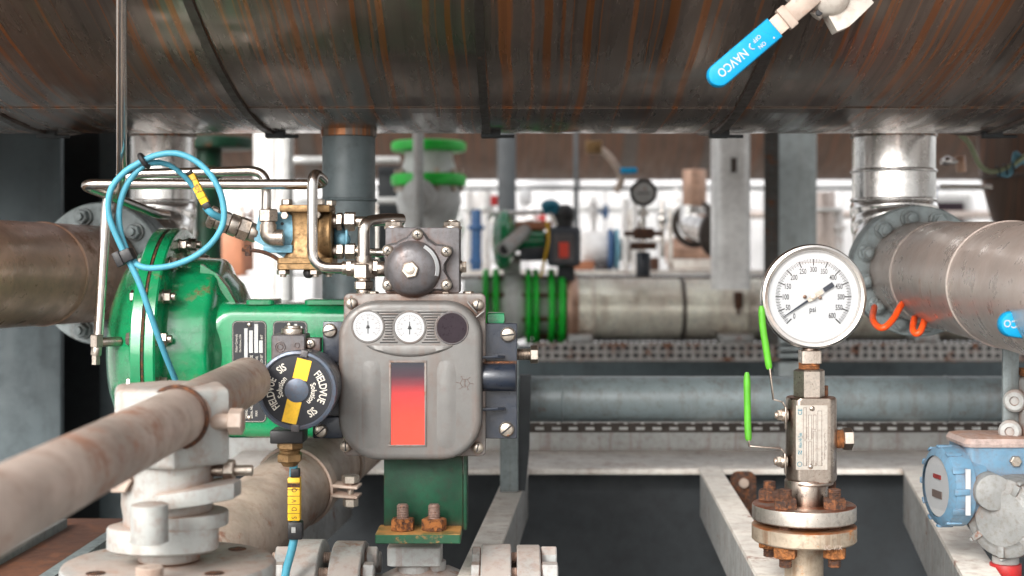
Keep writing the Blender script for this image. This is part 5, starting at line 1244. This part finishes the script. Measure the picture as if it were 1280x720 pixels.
tv = thing('ball_valve', 'off white cast ball valve with hex end above the blue lever, top edge', 'valve', f(1060,20))
b = B(); b.cyl(f(1022,18,16), f(1030,8,16), 8*S); b.sphere(f(1040,-6,14), 26*S); part('body', b, m_castoff, tv)
b = B(); b.cyl(f(1044,-10,20), f(1052,-70,170), 15*S); part('branch_pipe', b, m_castoff, tv)
b = B(); b.loft([[f(u,v,w) for u,v in ((1030,6),(1048,38),(1063,32),(1082,14),(1094,2),(1080,-14),(1040,-20))] for w in (6,8,34,36)]); part('end_cap', b, m_castoff, tv)
b = B(); b.cyl(f(1025,15,4), f(1025,15,12), 4*S); part('stop_pin', b, m_ink, tv)
b = B(); b.hexa(f(992,4,8), f(1006,-12,8), 15*S); b.cyl(f(1000,-4,8), f(1030,-30,8), 11*S); part('stem_nut', b, m_castoff, tv)
f = Fr(1.32)
o,p0,p1,d,n,L,S = navco('bright blue valve lever with white lettering cut by the right edge below the clad pipe', f, (1248,403), (1345,416), 32, None)
b = B(); put(b, 'NAVCO', 13*S, flat(p0+MY*9.4*S+d*24*S+n*4.5*S, -d, -n), .9, bold=.015); part('lettering', b, m_dial, o)
b = B(); b.obox(p1+d*15*S, d, Yv, (40*S,8*S,24*S), .001); part('lever_arm', b, m_lever, o)
# ================================================================= transmitters at the right edge
f = Fr(1.58); S = f.s
tr = thing('blue_transmitter', 'sky blue round transmitter head with a glass window at the lower right edge', 'transmitter', f(1200,655))
ax = V((-.99,-.14,0)).normalized(); cc_ = f(1182,607,-2)
b = B(); b.lathe(cc_+ax*14*S, -ax, [(0,38*S),(2*S,44*S),(5*S,49*S),(26*S,50*S),(30*S,50*S),(31*S,46*S),(50*S,44*S),(52*S,40*S),(66*S,40*S)], 64, False, True); part('cap', b, m_blue, tr)
b = B()
for k in range(12):
    A = R(30*k); a_,u_,v_ = frame(ax); b.obox(cc_+ax*2*S+(u_*math.cos(A)+v_*math.sin(A))*49.5*S, ax, (u_*math.cos(A)+v_*math.sin(A)), (20*S,3.4*S,8*S), .001)
part('grip_lug', b, m_blue, tr)
b = B(); b.cyl(cc_+ax*9*S, cc_+ax*11*S, 38*S, seg=48, bev=0); part('display', b, m_dial, tr)
b = B(); a_,u_,v_ = frame(ax)
b.obox(cc_+ax*12*S+Zv*12*S, ax, Yv, (1.5*S,20*S,5*S)); part('display_label', b, m_red, tr)
b = B(); b.obox(cc_+ax*12*S-Zv*10*S, ax, Yv, (1.5*S,26*S,9*S)); part('display_screen', b, m_inkgry, tr)
b = B(); sheet(b, cc_+ax*13*S, ax, 39*S); part('lens', b, m_glass, tr)
b = B(); b.obox(cc_+(-ax)*12*S+MY*50*S, Zv, X_, (56*S, 6*S, 1.6*S)); part('white_sticker', b, m_dial, tr)
b = B(); b.loft([[V((f(u,0).x, f.Y+q*S, f(0,v).z)) for u,q in rr(1200+i,-30+i,1300,50-i,8)] for v,i in ((553,2),(555,0),(640,0),(648,8))]); part('housing', b, m_blue, tr)
b = B(); b.loft([[V((f(u,0).x, f.Y+q*S, f(0,v).z)) for u,q in rr(1196+i,-34+i,1300,54-i,10)] for v,i in ((543,10),(545,3),(551,0),(555,1))]); part('lid', b, mat('pinkish_faded_lid', (.42,.33,.30), .5, dirt=.5, sc=30, top=.6, bump=.2), tr)
b = B(); b.hexa(f(1258,572,-28), f(1258,572,-36), 7*S); part('cover_screw', b, m_screw, tr)
gh = thing('grey_junction_head', 'light grey cast junction head with a ribbed round cover at the lower right corner', 'junction box', f(1245,700))
cc_ = f(1240,638,-50); ax = V((-.72,-.69,0)).normalized(); a_,u_,v_ = frame(ax)
b = B(); b.lathe(cc_+ax*10*S, -ax, [(0,30*S),(1*S,44*S),(4*S,48*S),(22*S,50*S),(60*S,50*S),(90*S,46*S)], 56); part('housing', b, m_headgrey, gh)
b = B(); b.lathe(cc_+ax*14*S, -ax, [(0,26*S),(1*S,33*S),(4*S,36*S),(5*S,40*S)], 40); part('textured_cover', b, m_headgrey, gh)
for k in range(7):
    A = R(51.4*k+12); b = B(); d = u_*math.cos(A)+v_*math.sin(A); b.obox(cc_-ax*8*S+d*50*S, ax, d, (40*S,4*S,5*S), .001); b.obox(cc_+ax*8*S+d*40*S, ax, d, (10*S,14*S,8*S), .001); part('cover_lug', b, m_headgrey, gh)
b = B(); b.cyl(f(1222,606,-20), f(1222,606,-60), 22*S); part('rear_knob', b, m_headgrey, gh)
b = B(); b.cyl(f(1250,690,-20), f(1250,700,-20), 16*S); b.cyl(f(1250,712,-20), f(1250,760,-20), 15*S); part('stem', b, m_grylt, gh)
b = B(); b.cyl(f(1250,699,-20), f(1250,714,-20), 19*S); part('red_ring', b, m_red, gh, 'red painted ring')
mp = thing('mounting_bar', 'grey mounting bar with round headed bolts at the right edge above the blue transmitter', 'bracket', f(1265,560))
b = B(); b.box(f(1254,432,0), f(1274,560,6), .001); part('flat_bar', b, m_flange, mp)
b = B(); b.loft([[f(u,v,w) for u,v in rr(1274,470,1310,560,8)] for w in (-20,10)]); part('casting', b, m_grylt, mp)
for u,v in ((1268,500),(1262,538)):
    b = B(); b.lathe(f(u,v,-4), V((-.5,-1,0)), [(0,14*S),(8*S,14*S),(12*S,11*S),(12*S,6*S),(9*S,5*S),(9*S,0)], 32); part('round_bolt', b, m_grylt, mp)
b = B(); b.box(f(1276,460,-20), f(1300,470,10), .001); part('red_edge', b, m_orust, mp)
# ================================================================= diagonal rusty pipe with clamp
dp = thing('diagonal_pipe', 'rust stained pale pipe running diagonally behind the hex block and under the round cap', 'pipe', P(360,620,1.75))
A0, A1 = P(452,540,2.0), P(210,738,1.45); dr = (A1-A0).normalized()
rP = .048
b = B(); b.cyl(A0, A1+dr*.3, rP, seg=72, bev=0); part('pipe_wall', b, m_lever, dp)
cl = thing('pipe_clamp', 'thin steel strap clamp with bolt around the diagonal rusty pipe', 'clamp', P(385,600,1.8))
cp = A0+(A1-A0)*.40
b = B(); b.lathe(cp, dr, [(0,rP+.0005),(0,rP+.004),(.016,rP+.004),(.016,rP+.0005)], 72, False, False, closed=True); part('strap', b, m_lever, cl)
side = V((1,0,0)); side = (side-dr*side.dot(dr)).normalized()
for s in (-1,1):
    b = B(); b.obox(cp+dr*.008+side*(rP+.018)+Zv*s*.006, side, dr, (.036,.018,.0035), .001); part('ear', b, m_lever, cl)
b = B(); e0 = cp+dr*.008+side*(rP+.024); b.cyl(e0-Zv*.022, e0+Zv*.018, .004); b.hexa(e0+Zv*.009, e0+Zv*.019, .011); b.hexa(e0-Zv*.02, e0-Zv*.010, .0095); part('clamp_bolt', b, m_screw, cl)
cl2 = thing('pipe_clamp', 'thin steel strap clamp higher on the diagonal pipe, mostly behind the round cap', 'clamp', P(420,570,1.9))
cp = A0+(A1-A0)*.22
b = B(); b.lathe(cp, dr, [(0,rP+.0005),(0,rP+.003),(.010,rP+.003),(.010,rP+.0005)], 72, False, False, closed=True); part('strap', b, m_lever, cl2)
# ================================================================= foreground lever, hex block and its flange
LV0 = V((-.285,.80,ZC-.1405)); LV1 = V((-.2595,1.40,ZC-.1225)); ld = (LV1-LV0).normalized(); rl = .0232
lv = thing('lever_pipe', 'thick worn pale pipe coming from the lower left into the white hex block', 'lever', LV0)
b = B(); b.lathe(LV0-ld*.45, ld, [(0,rl),((LV1-LV0).length+.445,rl),((LV1-LV0).length+.449,rl-.002),((LV1-LV0).length+.45,rl-.004)], 64); part('pipe_wall', b, m_leverfg, lv)
yb = 1.165
def on(px, py, Y=yb): return P(px,py,Y)
hbc = P(214,530,1.19)
hb = thing('hex_lever_block', 'chalky white hexagonal block that holds the thick lever pipe', 'lever hub', V((hbc.x,hbc.y,P(0,600,1.19).z)))
def hexring(z, r, i=0, ph=R(8)):
    return [V((hbc.x+(r-i)*math.sin(ph+R(60*k)), hbc.y-(r-i)*math.cos(ph+R(60*k)), z)) for k in range(6)]
zt, zb = P(0,481,1.19).z, P(0,582,1.17).z
# rounded hexagon outline
def hexr(z, r, i=0, ph=R(16)):
    out = []; r = r-i; br = .0018
    for k in range(6):
        a = ph+R(60*k); n0 = a-R(30); n1 = a+R(30); c = V((hbc.x+(r-br*1.15)*math.sin(a), hbc.y-(r-br*1.15)*math.cos(a), z))
        for t in range(5):
            q = n0+(n1-n0)*t/4; out.append(c+V((math.sin(q)*br, -math.cos(q)*br, 0)))
    return out
b = B(); b.loft([hexr(zb,.0525,.005), hexr(zb+.002,.0525,.0015), hexr(zb+.006,.0525,0), hexr(zt-.007,.0525,0), hexr(zt-.003,.0525,.0012), hexr(zt-.0008,.0525,.004), hexr(zt,.0525,.008)]); part('block', b, m_white, hb, ang=50)
pe = LV0 + ld*((hbc.y-.047-LV0.y)/ld.y)
b = B(); b.torus(pe+ld*.004, ld, rl+.0012, .0022, 64, 10); part('bore_edge', b, m_rustdk, hb)
b = B(); q = P(283,527,1.17); b.cyl(q-X_*.012, q+X_*.004, .0065); b.hexa(q+X_*.002, q+X_*.014, .011, ph=.3); part('set_screw', b, m_lever, hb)
b = B(); q = P(262,588,1.19); b.cyl(q, q+X_*.02, .005); b.hexa(q+X_*.012, q+X_*.021, .0095, ph=.1); b.cyl(q+X_*.02, q+X_*.036, .0045); part('set_screw', b, m_screw, hb)
b = B(); q0 = V((hbc.x-.003,hbc.y,zb+.002)); b.lathe(q0, MZ, [(0,.038),(.003,.0375),(.03,.0375),(.036,.0378),(.046,.036),(.06,.036)], 64); part('neck', b, m_white, hb)
b = B(); z = P(0,624,1.15).z
pl = [(-.000,-.045),(.034,-.047),(.060,-.038),(.062,-.018),(.044,.01),(-.002,.02),(-.025,-.005)]
b.poly([V((hbc.x+x,hbc.y+y,z+.004+x*.15)) for x,y in pl], V((0,0,-.0135)), .002); part('clamp_arm', b, m_white, hb)
b = B(); q = P(150,600,1.16); b.hexa(q-V((0,.006,0)), q+V((0,.012,0)), .011); part('side_nut', b, m_lever, hb)
bs_ = thing('white_base_flange', 'chalky white round flange with oval gland plate at the bottom below the hex block', 'flange', P(210,720,1.2))
bc = V((hbc.x-.004, 1.20, 0)); z0 = P(0,701,1.2).z
b = B(); b.lathe(V((bc.x,bc.y,z0)), MZ, [(0,.084),(.0015,.0875),(.004,.0890),(.022,.0890),(.025,.087),(.026,.06),(.12,.055)], 96); part('flange', b, m_white, bs_)
def oval(z, dx, rx, ry, i=0, n=40):
    return [V((bc.x+dx+(rx-i)*math.cos(2*math.pi*k/n), bc.y-.022+(ry-i)*math.sin(2*math.pi*k/n), z)) for k in range(n)]
z1 = P(0,661,1.16).z
b = B(); b.loft([oval(z,0,.046,.030,i) for z,i in ((z1,.004),(z1-.001,.001),(z1-.003,0),(z1-.019,0),(z1-.021,.003))]); part('gland_plate', b, m_white, bs_)
b = B(); rings=[V((bc.x+.01+.042*math.cos(a), bc.y-.012+.036*math.sin(a), z1-.002)) for a in [2*math.pi*k/40 for k in range(40)]]; b.poly([p+Zv*.012 for p in rings], MZ*.012, .0015); part('packing_ring', b, m_white, bs_)
b = B(); q = P(187,630,1.115); q.z = z1; b.cyl(q+Zv*.028, q-Zv*.002, .0145, bev=.001); part('stud_cap', b, m_white, bs_)
q2 = V((q.x,q.y,z1-.021)); b = B(); b.thread(q2, q2-Zv*.014, .011, .002); part('stud_thread', b, m_lever, bs_)
b = B(); b.cyl(V((bc.x,bc.y,z1-.018)), V((bc.x,bc.y,z0+.001)), .026); part('packing_neck', b, m_white, bs_)
for k in range(4):
    A = R(45+90*k); p = V((bc.x+.068*math.cos(A), bc.y+.068*math.sin(A), z0)); b = B(); b.cyl(p-Zv*.002, p+Zv*.0007, .008); part('bolt_hole', b, m_rustdk, bs_)
# ================================================================= light, camera
w = bpy.data.worlds.new("World"); SC.world = w; w.use_nodes = True
nt = w.node_tree; bg = nt.nodes['Background']; sky = nt.nodes.new('ShaderNodeTexSky'); sky.sky_type = 'NISHITA'; sky.sun_disc = False
EL, AZ = 29, 206      # sun high behind the camera's left shoulder
sky.sun_elevation = R(EL); sky.sun_rotation = R(AZ); sky.dust_density = 4; sky.air_density = 1; sky.ozone_density = 1
hs = nt.nodes.new('ShaderNodeHueSaturation'); hs.inputs['Saturation'].default_value = .12; hs.inputs['Value'].default_value = 2.0
nt.links.new(sky.outputs[0], hs.inputs['Color']); nt.links.new(hs.outputs[0], bg.inputs[0]); bg.inputs[1].default_value = .15
sl = bpy.data.lights.new('sun', 'SUN'); sl.energy = 2.15; sl.angle = R(18); sl.color = (1,.95,.88)
so = bpy.data.objects.new('sun', sl); COL.objects.link(so)
az = R(AZ); d = V((math.sin(az)*math.cos(R(EL)), math.cos(az)*math.cos(R(EL)), math.sin(R(EL))))
so.rotation_euler = d.to_track_quat('Z','Y').to_euler()
cam = bpy.data.cameras.new('camera'); co = bpy.data.objects.new('camera', cam); COL.objects.link(co)
co.location = (0,0,ZC); co.rotation_euler = (R(90),0,0)
cam.lens = F*36/1280; cam.sensor_width = 36; cam.shift_y = -(360-HZ)/1280; cam.clip_end = 500; cam.clip_start = .02
cam.dof.use_dof = True; cam.dof.focus_distance = 1.50; cam.dof.aperture_fstop = 5.8
SC.camera = co
SC.view_settings.view_transform = 'Standard'; SC.view_settings.look = 'None'; SC.view_settings.exposure = 0
SC.cycles.max_bounces = 8
